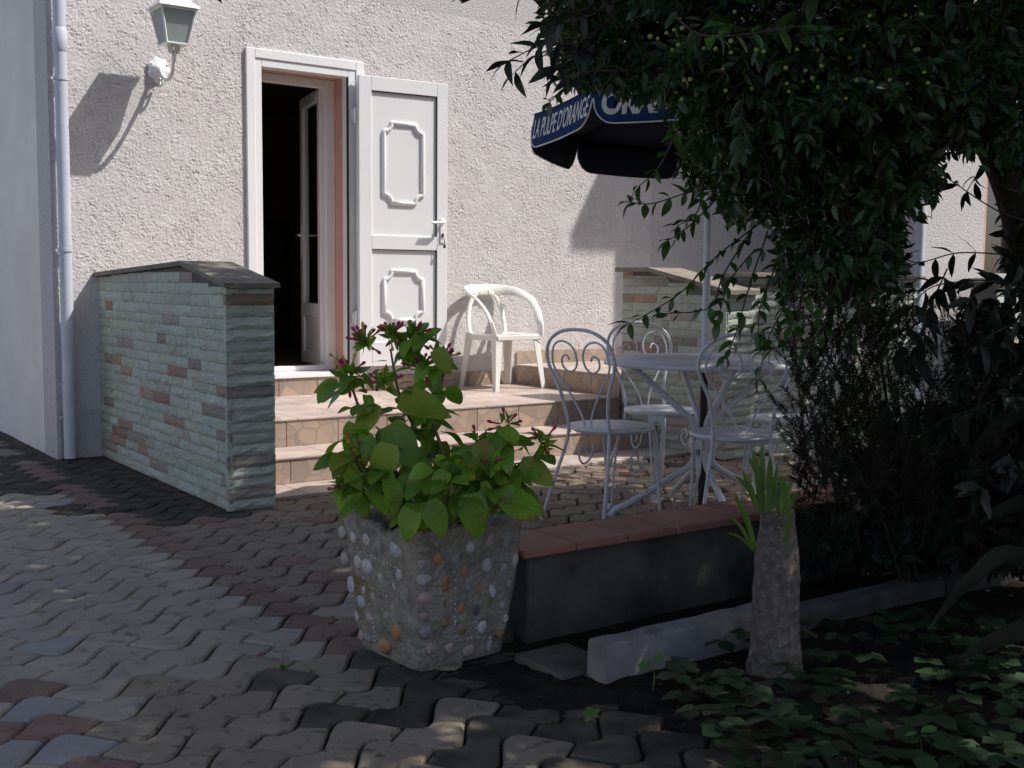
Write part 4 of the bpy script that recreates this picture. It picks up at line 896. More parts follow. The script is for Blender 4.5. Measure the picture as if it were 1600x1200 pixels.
for si, sp in enumerate(stems):
    pts = [at(*p) for p in sp]; pts[0] = root + Vector((random.uniform(-.07, .07), random.uniform(-.07, .07), 0)); P = smooth_path(pts, 6); N = len(P)
    MB().tube(P, [.0075 * (1 - .65 * i / N) for i in range(N)], 6).build('stem', M['stem'], mp); tips.append((P[-1], (P[-1] - P[-4]).normalized(), si))
    tall = si < 4
    ks = range(4, N, 3)
    for kk, i in enumerate(ks):
        t = (P[min(i + 1, N - 1)] - P[i - 1]).normalized(); a0 = kk * 1.57 + si; 
        for s in (0, math.pi):
            side = Vector((math.cos(a0 + s), math.sin(a0 + s), 0)); ax = (side + t * .35 + Vector((0, 0, random.uniform(-.45, .15)))).normalized()
            if random.random() < (.16 if tall else .05): continue
            sz = random.uniform(.060, .100) * (1 - .45 * i / N if tall else 1.0)
            st0 = P[i] + ax * .02; leaf_at(st0, ax, Vector((0, 0, 1)) + side * .3 + rv() * .35, sz)
# the dense lower mass: leaves facing out of a dome over the pot
for i in range(210):
    u = random.random(); px_ = random.uniform(552, 828); top = (715 - 35 * math.exp(-((px_ - 790) / 55) ** 2)) if px_ > 690 else (735 if px_ > 630 else 690); py_ = random.uniform(top - 5, 792); dep = 3.24 - .30 * math.sqrt(max(0, 1 - ((px_ - 690) / 190) ** 2)) * random.uniform(.1, 1) + (.12 if random.random() < .25 else 0)
    p = at(px_, py_, dep)
    if p.z < PH + .01: p.z = PH + random.uniform(.01, .05)
    out = Vector((p.x - root.x, p.y - root.y, 0)); out = (out.normalized() if out.length > .01 else rv()); ax = (out * .7 + Vector((0, 0, -.22)) + rv() * .55).normalized()
    nrm = (-FW * .4 + Vector((0, 0, .8)) + rv() * .4)
    leaf_at(p - ax * .035, ax, nrm, random.uniform(.045, .095), .10)
for px_, py_, dep, s, dx, dy in ((655, 630, 3.12, .145, 1, -.1), (625, 690, 3.08, .14, .6, -.9), (600, 720, 3.05, .12, -.3, -1), (835, 735, 3.08, .11, .9, -.4), (805, 785, 3.0, .12, .8, -.6), (740, 800, 2.95, .12, .2, -1), (640, 812, 2.95, .10, -.3, -1), (680, 805, 2.93, .10, .4, -.9), (545, 770, 3.05, .12, -.4, -1), (575, 650, 3.1, .10, -.5, -.8), (690, 560, 3.15, .08, .4, -.5)):
    ax = RT * dx + UP * dy - FW * .15; leaf_at(at(px_, py_, dep) - ax.normalized() * s * .4, ax, -FW * .75 + Vector((0, 0, .7)) + rv() * .2, s, .3)
for i in range(85):                               # smaller leaves up the flowering stems
    sp = stems[random.choice((0, 0, 1, 2, 2, 3, 3, 4))]; P = smooth_path([at(*p) for p in sp], 6); p = P[random.randrange(int(len(P) * .40), len(P))] + rv() * .045
    ax = (Vector((p.x - 3.30, p.y + 4.46, 0)) * 1.5 + rv() + Vector((0, 0, -.35))).normalized(); leaf_at(p, ax, Vector((0, 0, 1)) - FW * .5 + rv() * .5, random.uniform(.042, .082), .12)
# flower heads: bunches of small bracts with tubular buds
BR = leafobj_mesh('bract', 1, .38, False, M['leaf_mirabilis'], .3, .2, 4)
def flower_head(p, d, nb, nf, s=1.0, orange=.15):
    for i in range(int(nb * 1.5)):
        o = link('bract', BR, mp); ax = (d * .5 + rv()).normalized(); orient(o, p + rv() * .012 * s, ax, rv() + Vector((0, 0, .5)), random.uniform(.030, .056) * s)
    for i in range(nf + 3):
        ax = (d * .45 + rv() * .9 + Vector((0, 0, .15))).normalized(); q0 = p + ax * .015; l = random.uniform(.028, .048) * s; bend = rv() * .006
        mt = M['flower_tip'] if random.random() < orange else M['flower']
        MB().tube([q0, q0 + ax * l * .6 + bend, q0 + ax * l * .85 + bend, q0 + ax * l + bend * 1.4], [.0022, .0028, .0055, .0018], 5).build('flower', mt, mp)
for px_, py_, dep, nb, nf, dx in ((570, 535, 3.16, 18, 10, -.7), (610, 525, 3.18, 18, 9, .1), (645, 525, 3.2, 18, 7, .4), (545, 585, 3.12, 16, 9, -1), (690, 560, 3.22, 16, 7, .5), (660, 575, 3.2, 12, 4, -.4), (560, 705, 3.06, 14, 6, -1), (540, 765, 3.05, 8, 3, -.8), (790, 665, 3.2, 9, 2, 0), (848, 690, 3.14, 12, 3, .8), (745, 690, 3.05, 8, 1, 0), (600, 600, 3.1, 10, 2, -.3), (770, 725, 3.0, 9, 1, .2)):
    flower_head(at(px_, py_, dep), (RT * dx + UP * .5).normalized(), nb, nf)
# ------------------------------------------------------------------ shrubs and trees on the right
def twig_leaves(L, p0, d, length, ll, step, spread=.9, flat=.5):
    n = max(2, int(length / step)); p = Vector(p0); d = Vector(d).normalized(); pts = [p.copy()]
    for i in range(n):
        d = (d + rv() * .16 + Vector((0, 0, -.05))).normalized(); p = p + d * step; pts.append(p.copy())
        side = d.cross(rv()).normalized()
        for s in (-1, 1):
            ax = (side * s * spread + d * .75).normalized(); nr = (Vector((0, 0, 1)) * flat + rv() * .6); L.append((p.copy(), ax, nr, ll * random.uniform(.7, 1.2)))
    L.append((p.copy(), d, Vector((0, 0, 1)), ll)); return pts
def clump(L, T, c, R, ntw, ll, step, keep, tl=(.10, .22)):
    for i in range(ntw):
        v = rv(); p = c + v * (R * random.random() ** .5); d = (v + Vector((0, 0, -.15)) + rv() * .4)
        Lt = []; pts = twig_leaves(Lt, p, d, random.uniform(*tl), ll, step)
        L += [l for l in Lt if keep(l[0])]
        if random.random() < .6 and all(keep(q) for q in pts): T.append(pts)
def keep_view(p):
    """foliage that the picture shows: outline of the shrub seen over the patio"""
    if lit_zone(p): return False
    if p.z < .02: return False
    if (p - CAMP).length < 1.2: return False
    px_, py_, z = project(p)
    if z < .05: return True
    if px_ < -120 or px_ > 1750 or py_ < -60 or py_ > 1300: return True
    if py_ < 60: lim = 862
    elif py_ < 130: lim = 882
    elif py_ < 150: lim = 985
    elif py_ < 300: lim = 1055 + (py_ - 150) * .25
    else: lim = 1130 if py_ < 345 else 1215
    bot = 300 if px_ < 1130 else (345 if px_ < 1215 else (455 if px_ < 1410 else (330 if px_ < 1460 else (235 if px_ < 1560 else 300))))
    if py_ > 310 and random.random() < .42: return False
    return px_ > lim + random.gauss(0, 12) and py_ < bot + random.gauss(0, 14)
bush = empty('myrtle_bush', (5.35, -5.35, 0), label='large dense dark green bush with small yellow-green berries overhanging the patio', cat='bush')
def wl_(o, p): o.parent = p; o.matrix_parent_inverse = p.matrix_basis.inverted(); return o
L = []; T = []
C = [(895, 15, 3.2), (915, 45, 3.25), (930, 20, 3.3), (905, 75, 3.25), (955, 80, 3.3), (1000, 30, 3.2), (1000, 120, 3.35), (1060, 70, 3.1), (1075, 150, 3.3), (1085, 225, 3.4), (1120, 20, 3.0), (1140, 110, 3.1), (1130, 200, 3.3), (1120, 270, 3.4), (1190, 50, 3.0), (1200, 140, 3.2), (1200, 230, 3.3), (1190, 300, 3.45), (1260, 20, 3.0), (1270, 110, 3.1), (1270, 200, 3.2), (1260, 280, 3.4), (1340, 60, 3.0), (1350, 150, 3.1), (1340, 240, 3.2), (1330, 320, 3.4), (1410, 20, 3.0), (1420, 110, 3.1), (1410, 200, 3.2), (1400, 290, 3.3), (1260, 360, 3.45), (1310, 400, 3.4), (1360, 370, 3.5), (1480, 60, 3.1), (1490, 140, 3.2), (1550, 40, 3.1), (1590, 120, 3.3), (1560, 180, 3.5), (1640, 60, 3.2), (1230, 400, 3.4), (1180, 350, 3.4), (1290, 420, 3.45), (1340, 430, 3.5), (1385, 420, 3.5), (1240, 440, 3.5)]
for px_, py_, dep in C:
    for lay in range(3): clump(L, T, at(px_ + random.uniform(-18, 18), py_ + random.uniform(-18, 18), dep + lay * .28 + random.uniform(-.08, .08)), .16, 15, .046, .017, keep_view)
# the bush's unseen crown above the frame and to the right, added for shade
for i in range(85):
    lat, dep, z = random.uniform(.35, 3.0), random.uniform(2.7, 5.2), random.uniform(2.0, 4.5); p = CAMP + RT * lat + Vector((FW.x, FW.y, 0)).normalized() * dep; p.z = z
    clump(L, T, p, .30, 9, .075, .035, keep_view, (.15, .3))
for i in range(110):                              # boughs added over the right half of the patio to shade it
    p = Vector((random.uniform(5.6, 9.4), random.uniform(-5.2, -2.4), random.uniform(2.3, 4.8))); clump(L, T, p, .36, 9, .10, .045, keep_view, (.2, .34))
crown = wl_(link('crown', leaf_cloud('crown', L, .46, M['leaf_myrtle']), kind='stuff'), bush)
tw = MB()
for pts in random.sample(T, min(900, len(T))): tw.tube(pts[::2] + [pts[-1]], .0022, 3, cap=False)
wl_(tw.build('twigs', M['branch'], kind='stuff'), bush)
base = Vector((5.35, -5.35, 0)); tr = MB()
tr.tube(smooth_path([base, base + Vector((-.05, .05, .7)), at(1590, 330, 4.05), at(1535, 200, 4.0), at(1500, 120, 3.9), at(1440, -120, 3.8)], 6), [.075 - .0012 * i for i in range(31)], 10); wl_(tr.build('trunk', M['branch']), bush)
for tgt in ((1000, 120, 3.4), (1150, 60, 3.2), (1280, 180, 3.3), (1350, 330, 3.5), (1050, -200, 3.6), (1250, -300, 4.2)):
    e = at(*tgt); s0 = at(1510, 140, 3.93); mid = (s0 + e) / 2 + Vector((0, 0, .12)); wl_(MB().tube(smooth_path([s0, mid, e], 6), [.03 - .0019 * i for i in range(13)], 7).build('limb', M['branch']), bush)
# single leaves and sprigs that stand clear of the mass
LS = [leafobj_mesh('leaf', 1, .44, False, M['leaf_myrtle_o'], f, d_, 5) for f, d_ in ((.2, .15), (.35, .3), (.1, .4))]
def sprig(par, path, n, ll, meshes, wob=.5, nrm=Vector((0, 0, 1)), rad=.0022, barkm=None):
    P = smooth_path([at(*p) for p in path], 8); N = len(P); wl_(MB().tube(P, [rad * (1.3 - .7 * i / N) for i in range(N)], 5).build('twig', barkm or M['branch']), par)
    for k in range(n):
        i = int(N * .15 + (N * .85 - 1) * k / max(1, n - 1)); t = (P[min(i + 1, N - 1)] - P[max(i - 1, 0)]).normalized(); sd = t.cross(rv()).normalized()
        for s in (-1, 1):
            if random.random() < .12: continue
            ax = (t * .6 + sd * s * .9 + Vector((0, 0, -.15))).normalized(); o = link('leaf', random.choice(meshes), None); orient(o, P[i], ax, nrm + rv() * wob - FW * .3, ll * random.uniform(.75, 1.2)); wl_(o, par)
    o = link('leaf', random.choice(meshes), None); orient(o, P[-1], (P[-1] - P[-3]).normalized(), nrm, ll); wl_(o, par)
for path, n, ll in (([(1200, 340, 3.4), (1120, 400, 3.3), (1060, 460, 3.25), (985, 505, 3.2)], 11, .052), ([(1180, 350, 3.4), (1130, 430, 3.3), (1110, 480, 3.25), (1040, 490, 3.22)], 9, .05), ([(1150, 290, 3.35), (1080, 300, 3.3), (1020, 318, 3.25), (985, 316, 3.2)], 8, .05), ([(1130, 300, 3.4), (1080, 350, 3.3), (1045, 375, 3.28)], 6, .05), ([(1200, 360, 3.4), (1170, 450, 3.35), (1150, 520, 3.3), (1135, 555, 3.3)], 8, .05), ([(1260, 400, 3.4), (1250, 470, 3.35), (1235, 510, 3.3)], 6, .055), ([(1100, 280, 3.35), (1090, 330, 3.3), (1060, 352, 3.3)], 5, .05), ([(1050, 20, 2.6), (1090, 52, 2.55), (1150, 55, 2.5), (1250, 40, 2.5)], 9, .055), ([(1060, 200, 3.1), (1030, 260, 3.1), (1000, 290, 3.1)], 5, .05), ([(1330, 400, 3.4), (1300, 460, 3.3), (1270, 500, 3.3), (1210, 545, 3.3)], 8, .055), ([(1250, 420, 3.4), (1225, 480, 3.35), (1200, 530, 3.3), (1185, 590, 3.3)], 9, .055), ([(1220, 400, 3.4), (1190, 470, 3.3), (1185, 520, 3.3)], 8, .052), ([(1300, 430, 3.4), (1290, 500, 3.35), (1262, 545, 3.3)], 7, .055), ([(1180, 390, 3.35), (1140, 440, 3.3), (1120, 505, 3.25)], 7, .05), ([(1360, 430, 3.5), (1345, 490, 3.4), (1330, 540, 3.4)], 7, .058), ([(930, 110, 3.2), (880, 140, 3.15), (858, 160, 3.1)], 4, .045)):
    sprig(bush, path, n, ll, LS)
bl = []
for px_, py_, dep in [(1030 + random.uniform(-15, 420), random.uniform(10, 160), 2.85 + random.uniform(-.1, .1)) for _ in range(44)] + [(1016, 57, 2.6), (1066, 44, 2.55), (1060, 70, 2.55), (1100, 75, 2.55), (1118, 76, 2.5), (1142, 64, 2.5), (1142, 82, 2.5), (1182, 78, 2.5), (1193, 80, 2.5), (1228, 106, 2.6), (1444, 113, 2.7), (1390, 125, 2.7)]: bl.append(at(px_, py_, dep))
bb = bmesh.new()
for p in bl: bmesh.ops.create_icosphere(bb, subdivisions=2, radius=random.uniform(.0045, .0062), matrix=Matrix.Translation(p))
me = bpy.data.meshes.new('berries'); 
for f in bb.faces: f.smooth = True
bb.to_mesh(me); bb.free(); me.materials.append(M['berry']); wl_(link('berries', me, kind='stuff'), bush)
# dark drooping leaves of a second tree, standing in front of the pale wall
cher = empty('cherry_tree', (6.15, -6.35, 0), label='dark drooping-leaved tree reaching over from beyond the bush', cat='tree')
LD = [leafobj_mesh('leaf', 1, .34, False, M['leaf_dark_o'], f, d_, 5) for f, d_ in ((.2, .35), (.3, .55), (.1, .2))]
for path, n, ll in (([(960, 20, 3.0), (910, 65, 2.95), (850, 70, 2.9), (795, 95, 2.88)], 7, .066), ([(940, 60, 3.0), (890, 90, 2.95), (870, 105, 2.9)], 5, .07), ([(960, -20, 3.0), (930, 20, 2.95), (860, 40, 2.9)], 6, .066), ([(960, -60, 3.0), (890, -18, 2.95), (840, -8, 2.9), (740, -8, 2.9)], 5, .06), ([(980, 110, 3.0), (920, 112, 2.95), (890, 122, 2.95)], 4, .055), ([(930, 50, 3.0), (880, 70, 2.95), (835, 88, 2.9), (805, 112, 2.88)], 6, .064), ([(920, 10, 3.0), (880, 30, 2.95), (852, 62, 2.9)], 5, .06), ([(930, 80, 3.0), (895, 92, 2.95), (868, 118, 2.92)], 5, .062)): sprig(cher, path, n, ll, LD, .5, Vector((0, 0, .6)))
for path, n, ll in (([(1600, 400, 3.6), (1500, 395, 3.6), (1430, 410, 3.55), (1385, 380, 3.5)], 8, .075), ([(1580, 440, 3.6), (1500, 440, 3.6), (1440, 460, 3.6), (1410, 540, 3.55)], 8, .095), ([(1620, 350, 3.6), (1560, 330, 3.6), (1490, 285, 3.55), (1470, 270, 3.5)], 6, .06), ([(1600, 500, 3.5), (1540, 530, 3.5), (1500, 590, 3.5)], 7, .09), ([(1600, 450, 3.6), (1540, 440, 3.5), (1510, 480, 3.5)], 7, .085), ([(1610, 560, 3.5), (1560, 620, 3.45), (1490, 650, 3.4)], 7, .085), ([(1480, 420, 3.6), (1450, 490, 3.6), (1430, 560, 3.6)], 7, .10), ([(1600, 230, 3.6), (1545, 250, 3.6), (1510, 300, 3.6)], 5, .06)): sprig(cher, path, n, ll, LD, .6, Vector((0, 0, .7)))
L = []; T = []
def keep_dark(p):
    if lit_zone(p) or p.z < .05: return False
    px_, py_, z = project(p)
    if z > .05 and -40 < px_ < 1640 and -40 < py_ < 1240: return (px_ > 1500 and (py_ > 470 or px_ > 1575) and py_ < 860) or (px_ > 1250 + (900 - py_) * .5 and 640 < py_ < 885)
    return (p - CAMP).length > 1.3
for px_, py_, dep in [(1560, 520, 3.8), (1590, 600, 3.7), (1540, 640, 3.8), (1600, 700, 3.6), (1560, 740, 3.8), (1640, 500, 3.7), (1650, 620, 3.7), (1510, 700, 3.9), (1620, 420, 3.8), (1640, 320, 3.8), (1600, 780, 3.8), (1420, 720, 4.1), (1480, 760, 4.1), (1380, 790, 4.2), (1450, 820, 4.2), (1530, 820, 4.1), (1330, 830, 4.2), (1400, 850, 4.2), (1490, 660, 4.1), (1590, 850, 4.0), (1550, 680, 4.1)]: 
    for q in range(2): clump(L, T, at(px_, py_, dep + .3 * q), .17, 13, .075, .03, keep_dark, (.12, .25))
for i in range(120):                              # unseen crown added over and beside the photographer for shade
    p = Vector((random.uniform(3.0, 7.6), random.uniform(-8.6, -5.2), random.uniform(2.2, 5.2)))
    if (p - Vector((1.5, -7.4, 1.5))).length < 1.7: continue
    clump(L, T, p, .38, 8, .095, .045, keep_dark, (.2, .35))
for (xa_, xb_, ya_, yb_, cnt) in ((1.2, 4.6, -6.4, -2.1, 230), (2.5, 3.72, -2.2, -1.2, 26), (-.4, 2.7, -4.6, -.4, 150), (4.4, 8.0, -6.8, -2.8, 110), (6.3, 9.4, -3.2, -1.0, 90)):
    for i in range(cnt):                          # unseen boughs added between the sun and the shaded ground
        g = Vector((random.uniform(xa_, xb_), random.uniform(ya_, yb_), 0)); z = random.uniform(2.6, 5.4); clump(L, T, g + Vector((1.35, -1.0, 2.15)) * (z / 2.15), .34, 9, .11, .05, keep_dark, (.2, .35))
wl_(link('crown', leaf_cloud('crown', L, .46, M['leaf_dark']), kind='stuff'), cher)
cb = Vector((6.15, -6.35, 0)); wl_(MB().tube(smooth_path([cb, cb + Vector((.05, .1, 1.2)), cb + Vector((-.15, .15, 2.4)), cb + Vector((-.5, 0, 4.2))], 6), [.10 - .003 * i for i in range(19)], 10).build('trunk', M['branch']), cher)
for e in ((4.2, -6.4, 3.4), (4.9, -5.6, 4.0), (6.9, -5.6, 3.8), (5.2, -7.6, 3.9)): s0 = cb + Vector((-.12, .13, 2.2)); e = Vector(e); wl_(MB().tube(smooth_path([s0, (s0 + e) / 2 + Vector((0, 0, .25)), e], 6), [.045 - .0028 * i for i in range(13)], 8).build('limb', M['branch']), cher)
# unseen hedge added to darken the bed, behind and right of the photographer
hdg = empty('shade_hedge', (5.2, -8.9, 0), label='unseen tall laurel hedge added to darken the bed', cat='hedge')
L = []
for i in range(9000):
    if i % 2: p = Vector((random.uniform(2.6, 9.4), -8.9 + random.uniform(-.35, .35), random.uniform(.05, 3.0)))
    else: p = Vector((9.2 + random.uniform(-.35, .35), random.uniform(-9.2, -3.2), random.uniform(.05, 2.6)))
    L.append((p, rv(), rv(), random.uniform(.10, .16)))
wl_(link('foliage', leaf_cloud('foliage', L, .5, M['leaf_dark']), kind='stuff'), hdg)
for i in range(8): x_ = 2.9 + i * .85; wl_(MB().tube([(x_, -8.9, 0), (x_ + .05, -8.88, 1.4), (x_, -8.92, 2.7)], [.03, .022, .01], 6).build('stem', M['branch']), hdg)
# feathery tree heath
hea = empty('tree_heath', (5.0, -4.95, 0), label='feathery brownish tree heath with fine needles in the planting bed', cat='shrub')
NL = []; hb_t = MB()
def heath_twig(p0, d, length, nl=.013):
    n = int(length / .007); p = Vector(p0); d = Vector(d).normalized(); pts = [p.copy()]
    for i in range(n):
        d = (d + rv() * .02 + Vector((0, 0, .01))).normalized(); p = p + d * .007; pts.append(p.copy())
        for q in range(6):
            ax = (d * .9 + rv()).normalized(); NL.append((p.copy(), ax, rv(), nl * random.uniform(.8, 1.6)))
    hb_t.tube(pts[::8] + [pts[-1]], .0009, 3, cap=False)
hs = []
for px_, py_, dep in [(1250 + random.uniform(-70, 150), random.uniform(140, 330), random.uniform(3.05, 3.5)) for _ in range(70)]: hs.append((at(px_, py_, dep), rv() * .5 + Vector((0, 0, .8)), random.uniform(.08, .16)))
for i in range(560):
    px_ = random.gauss(1345, 80); py_ = random.uniform(510, 790); dep = random.uniform(3.3, 3.9)
    if px_ < 1235: continue
    hs.append((at(px_, py_, dep), (RT * random.gauss(0, .45) + Vector((0, 0, .9)) + rv() * .25), random.uniform(.07, .15)))
for i in range(26): hs.append((at(random.gauss(1285, 14), random.uniform(430, 560), random.uniform(3.35, 3.5)), Vector((0, 0, 1)) + rv() * .3, random.uniform(.06, .12)))
for i in range(330): hs.append((at(random.uniform(1240, 1620), random.uniform(690, 890), random.uniform(3.4, 4.1)), rv() * .7 + Vector((0, 0, .7)), random.uniform(.08, .16)))
for a, b, c in hs: heath_twig(a, b, c)
TEMPL_k = TEMPL
wl_(link('needles', leaf_cloud('needles', NL, .15, M['heath']), kind='stuff'), hea); wl_(hb_t.build('twigs', M['branch'], kind='stuff'), hea)
for e in ((1290, 430, 3.42), (1330, 560, 3.6), (1250, 560, 3.45), (1400, 600, 3.7), (1300, 230, 3.3)):
    e = at(*e); b0 = Vector((5.0, -4.95, 0)) + Vector((random.uniform(-.05, .05), random.uniform(-.05, .05), 0)); wl_(MB().tube(smooth_path([b0, b0.lerp(e, .5) + Vector((.05, 0, .05)), e], 6), [.008 - .0005 * i for i in range(13)], 6).build('stem', M['branch']), hea)
# ------------------------------------------------------------------ cut trunk with new strap leaves
stt = empty('cut_trunk', (3.965, -5.235, 0), label='cut grey trunk sprouting fresh green strap leaves beside the kerb', cat='tree stump')
prf0 = [(.080, -.02), (.078, .03), (.071, .08), (.066, .16), (.064, .26), (.063, .33), (.058, .39), (.050, .43), (.046, .46), (.047, .49), (.040, .497), (.001, .492)]; zz_ = np.concatenate([np.linspace(-.02, .49, 34), [.497, .492]]); prf = [(float(np.interp(z, [p[1] for p in prf0[:10]], [p[0] for p in prf0[:10]])) if i < 34 else (.040, .001)[i - 34], float(z)) for i, z in enumerate(zz_)]; n = 72; nz = fftnoise(len(prf), n, 1.1, 31); nv_ = fftnoise(1, n, 1.2, 33); vs = []
for i, (r, z) in enumerate(prf):
    for k in range(n):
        a = 2 * math.pi * k / n; q = r * (1 + .028 * nz[i, k] + .030 * nv_[0, k] + .018 * math.sin(z * 150 + 2 * math.sin(3 * a))); vs.append((q * math.cos(a) - .012 * z, q * math.sin(a) * 1.0, z))
MB().add(vs, [(i * n + k, i * n + (k + 1) % n, (i + 1) * n + (k + 1) % n, (i + 1) * n + k) for i in range(len(prf) - 1) for k in range(n)], True).build('trunk', M['bark'], stt)
def strap(par, p0, path, wd, m, name='leaf', loc=True):
    P = smooth_path([Vector(p) for p in path], 5); N = len(P); vs = []; fs = []
    for i, p in enumerate(P):
        t = (P[min(i + 1, N - 1)] - P[max(i - 1, 0)]).normalized(); u = i / (N - 1); wv = wd * (.55 + .9 * u * (1 - u) * 2) * (1 if u < .6 else max(.05, 1 - ((u - .6) / .4) ** 2)); sd = t.cross(FW).normalized() if abs(t.dot(FW)) < .9 else RT; nb = t.cross(sd)
        vs += [p - sd * wv / 2 - nb * wv * .22, p, p + sd * wv / 2 - nb * wv * .22]
    for i in range(N - 1):
        for q in (0, 1): fs.append((i * 3 + q, i * 3 + q + 1, (i + 1) * 3 + q + 1, (i + 1) * 3 + q))
    return link(name, MB().add(vs, fs, True).mesh(name, recalc=False), par, m)
tp = at(1212, 797, 3.14)
SB = Vector((3.965, -5.235, 0))
blades = [((1188, 800), (1176, 700), .017, 0), ((1193, 800), (1190, 690), .016, .02), ((1200, 800), (1204, 712), .018, -.02), ((1184, 800), (1160, 735), .017, -.03), ((1190, 802), (1148, 742), .016, .03), ((1205, 800), (1215, 722), .014, .03), ((1222, 802), (1222, 742), .020, -.02), ((1228, 804), (1238, 752), .020, .02), ((1226, 806), (1248, 770), .016, -.03), ((1216, 800), (1205, 740), .014, .0), ((1180, 852), (1146, 768), .016, -.05), ((1178, 858), (1158, 792), .014, -.06), ((1176, 860), (1140, 806), .010, -.05), ((1178, 862), (1133, 832), .006, -.06), ((1228, 850), (1240, 800), .012, -.04), ((1196, 800), (1170, 712), .014, .04)]
for (ax_, ay_), (bx, by), wd, dd in blades:
    a = at(ax_, ay_, 3.14 + dd * .5); b = at(bx, by, 3.14 + dd); mid = (a + b) / 2 + UP * .012 + RT * random.uniform(-.006, .006)
    strap(stt, None, [p - SB for p in (a, mid, b)], wd, M['strap'])
# big arching blades at the right
ag = empty('blade_plant', (5.05, -6.05, 0), label='clump of broad arching grey blades in the dark bed', cat='plant')
AB = Vector((5.05, -6.05, 0))
for path, wd in ((((1760, 1010, 3.4), (1600, 872, 3.3), (1520, 905, 3.2), (1450, 985, 3.15)), .055), (((1760, 1040, 3.2), (1640, 985, 3.1), (1560, 1000, 3.05), (1490, 1036, 3.0)), .06), (((1760, 960, 3.5), (1640, 800, 3.5), (1570, 795, 3.45), (1530, 820, 3.4)), .05), (((1760, 800, 3.6), (1620, 650, 3.6), (1540, 690, 3.5), (1510, 770, 3.45)), .06), (((1780, 900, 3.5), (1800, 700, 3.5), (1840, 560, 3.5)), .06)):
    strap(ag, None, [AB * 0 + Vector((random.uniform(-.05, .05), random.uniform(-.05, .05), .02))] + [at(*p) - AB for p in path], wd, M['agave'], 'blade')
# ------------------------------------------------------------------ moss in the paving joints
L = []
for (v, z, cx, cy, crest, k) in pav:
    if v or z > 5.0 or random.random() > (.55 if k == 'pv_moss' else .16): continue
    sg = 1 if crest else -1; x0_ = cx + sg * random.uniform(-.10, .10); yy = PA * math.cos(2 * math.pi * (x0_ - PX0) / PP) + (cy + (PW / 2 if crest else -PW / 2) if False else 0)
    row = round((cy - (PY0 - PW / 2)) / PW); yj = PY0 + row * PW + PA * math.cos(2 * math.pi * (x0_ - PX0) / PP)
    for q in range(random.randint(5, 14)): L.append((Vector((x0_ + random.gauss(0, .012), yj + random.gauss(0, .004), -.010)), rv() + Vector((0, 0, 1.0)), rv(), random.uniform(.005, .011)))
link('joint_moss', leaf_cloud('joint_moss', L, .6, M['moss']), paving, kind='stuff')
# ------------------------------------------------------------------ ground cover
L = []
def trifol(p, s, L):
    st0 = Vector(p); a = random.uniform(0, 6.28); h = random.uniform(.02, .09); c = st0 + Vector((random.uniform(-.02, .02), random.uniform(-.02, .02), h))
    for k in range(3):
        b = a + k * 2.09; ax = Vector((math.cos(b), math.sin(b), random.uniform(-.25, .15))); L.append((c, ax, Vector((0, 0, 1)) + rv() * .25, s * random.uniform(.8, 1.15)))
for i in range(300):
    px_, py_ = random.uniform(990, 1700), random.uniform(985, 1320)
    if py_ < 1085 - (px_ - 990) * .16 - 25 + random.uniform(-20, 20) and px_ < 1180: continue
    if px_ < 1130 and py_ > 1050 + (px_ - 990) * 1.0 + random.uniform(-20, 20): continue
    d_ = ray(px_, py_)
    t = -CAMP.z / d_.z; p = CAMP + d_ * t
    if (p.xy - Vector((3.965, -5.235))).length < .10 or p.y > -5.05: continue
    trifol((p.x, p.y, .015), random.uniform(.042, .062), L)
for i in range(260):
    p = Vector((random.uniform(4.1, 7.5), random.uniform(-7.5, -5.1), .015))
    if (p - AB).length > .1: trifol(p, random.uniform(.03, .05), L)
tag(link('ground_cover', leaf_cloud('ground_cover', L, .95, M['cover'], TEMPL_R)), 'low three-leaved ground cover spreading over the dark bed', 'ground cover', kind='stuff')
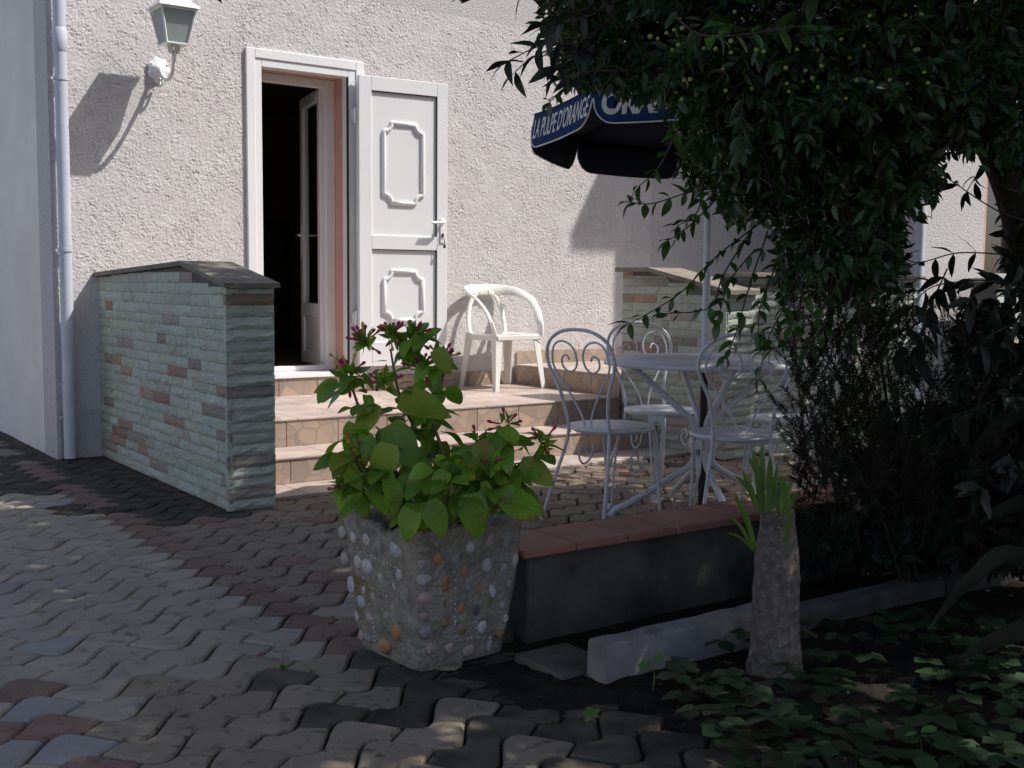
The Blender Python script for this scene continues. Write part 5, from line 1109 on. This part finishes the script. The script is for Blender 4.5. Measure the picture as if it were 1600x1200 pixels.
LSe = leafobj_mesh('leaf', 1, .62, False, M['seedling'], .15, .15, 5)
def seedling(px_, py_, tx, ty, dep, leaves, lab, s):
    d_ = ray(px_, py_); p = CAMP + d_ * (-CAMP.z / d_.z); p.z = .012; e = empty('seedling', p, label=lab, cat='plant'); top = at(tx, ty, (p - CAMP).dot(FW)) - p
    MB().tube(smooth_path([(0, 0, 0), top * .5 + Vector((.006, 0, 0)), top], 5), .0016, 5).build('stem', M['stem'], e)
    for k in range(leaves):
        a = k * 6.28 / leaves + .6; ax = (RT * math.cos(a) + UP * (math.sin(a) * .6 + .25) - FW * .2); o = link('leaf', LSe, e); orient(o, top, ax, -FW + Vector((0, 0, .9)), s * random.uniform(.85, 1.1))
seedling(1020, 1085, 1020, 1035, 0, 2, 'two-leaved seedling standing up at the end of the kerb', .040)
seedling(924, 1124, 924, 1116, 0, 5, 'tiny bright seedling alone on the dark soil', .024)
seedling(1437, 1200, 1438, 1150, 0, 2, 'pale upright seedling among the ground cover by the blades', .052)
for i, (px_, py_, lab) in enumerate(((917, 1068, 'reddish dry leaf lying on the soil below the kerb end'), (440, 1047, 'small tuft of weed in a paving joint'))):
    d_ = ray(px_, py_); p = CAMP + d_ * (-CAMP.z / d_.z); p.z = .016 if i == 0 else .002
    if i == 0:
        o = link('fallen_leaf', leafobj_mesh('fallen_leaf', .06, .035, False, M['dead'], .3, .2)); o.location = p; o.rotation_euler = (.2, .1, .5); tag(o, lab, 'leaf')
    else:
        e = empty('weed', p, label=lab, cat='weed')
        for k in range(6): o = link('leaf', LSe, e); orient(o, (random.uniform(-.01, .01), random.uniform(-.01, .01), 0), Vector((random.gauss(0, .4), random.gauss(0, .4), 1)), rv(), .018)
d_ = ray(405, 1027); p = CAMP + d_ * (-CAMP.z / d_.z)
o = tag(MB().tube([(-.012, 0, .004), (0, .003, .005), (.014, 0, .004)], [.002, .003, .002], 6).build('fallen_petal', M['flower']), 'magenta petal fallen on the grey paving', 'petal'); o.location = (p.x, p.y, .002); o.rotation_euler = (0, 0, .6)
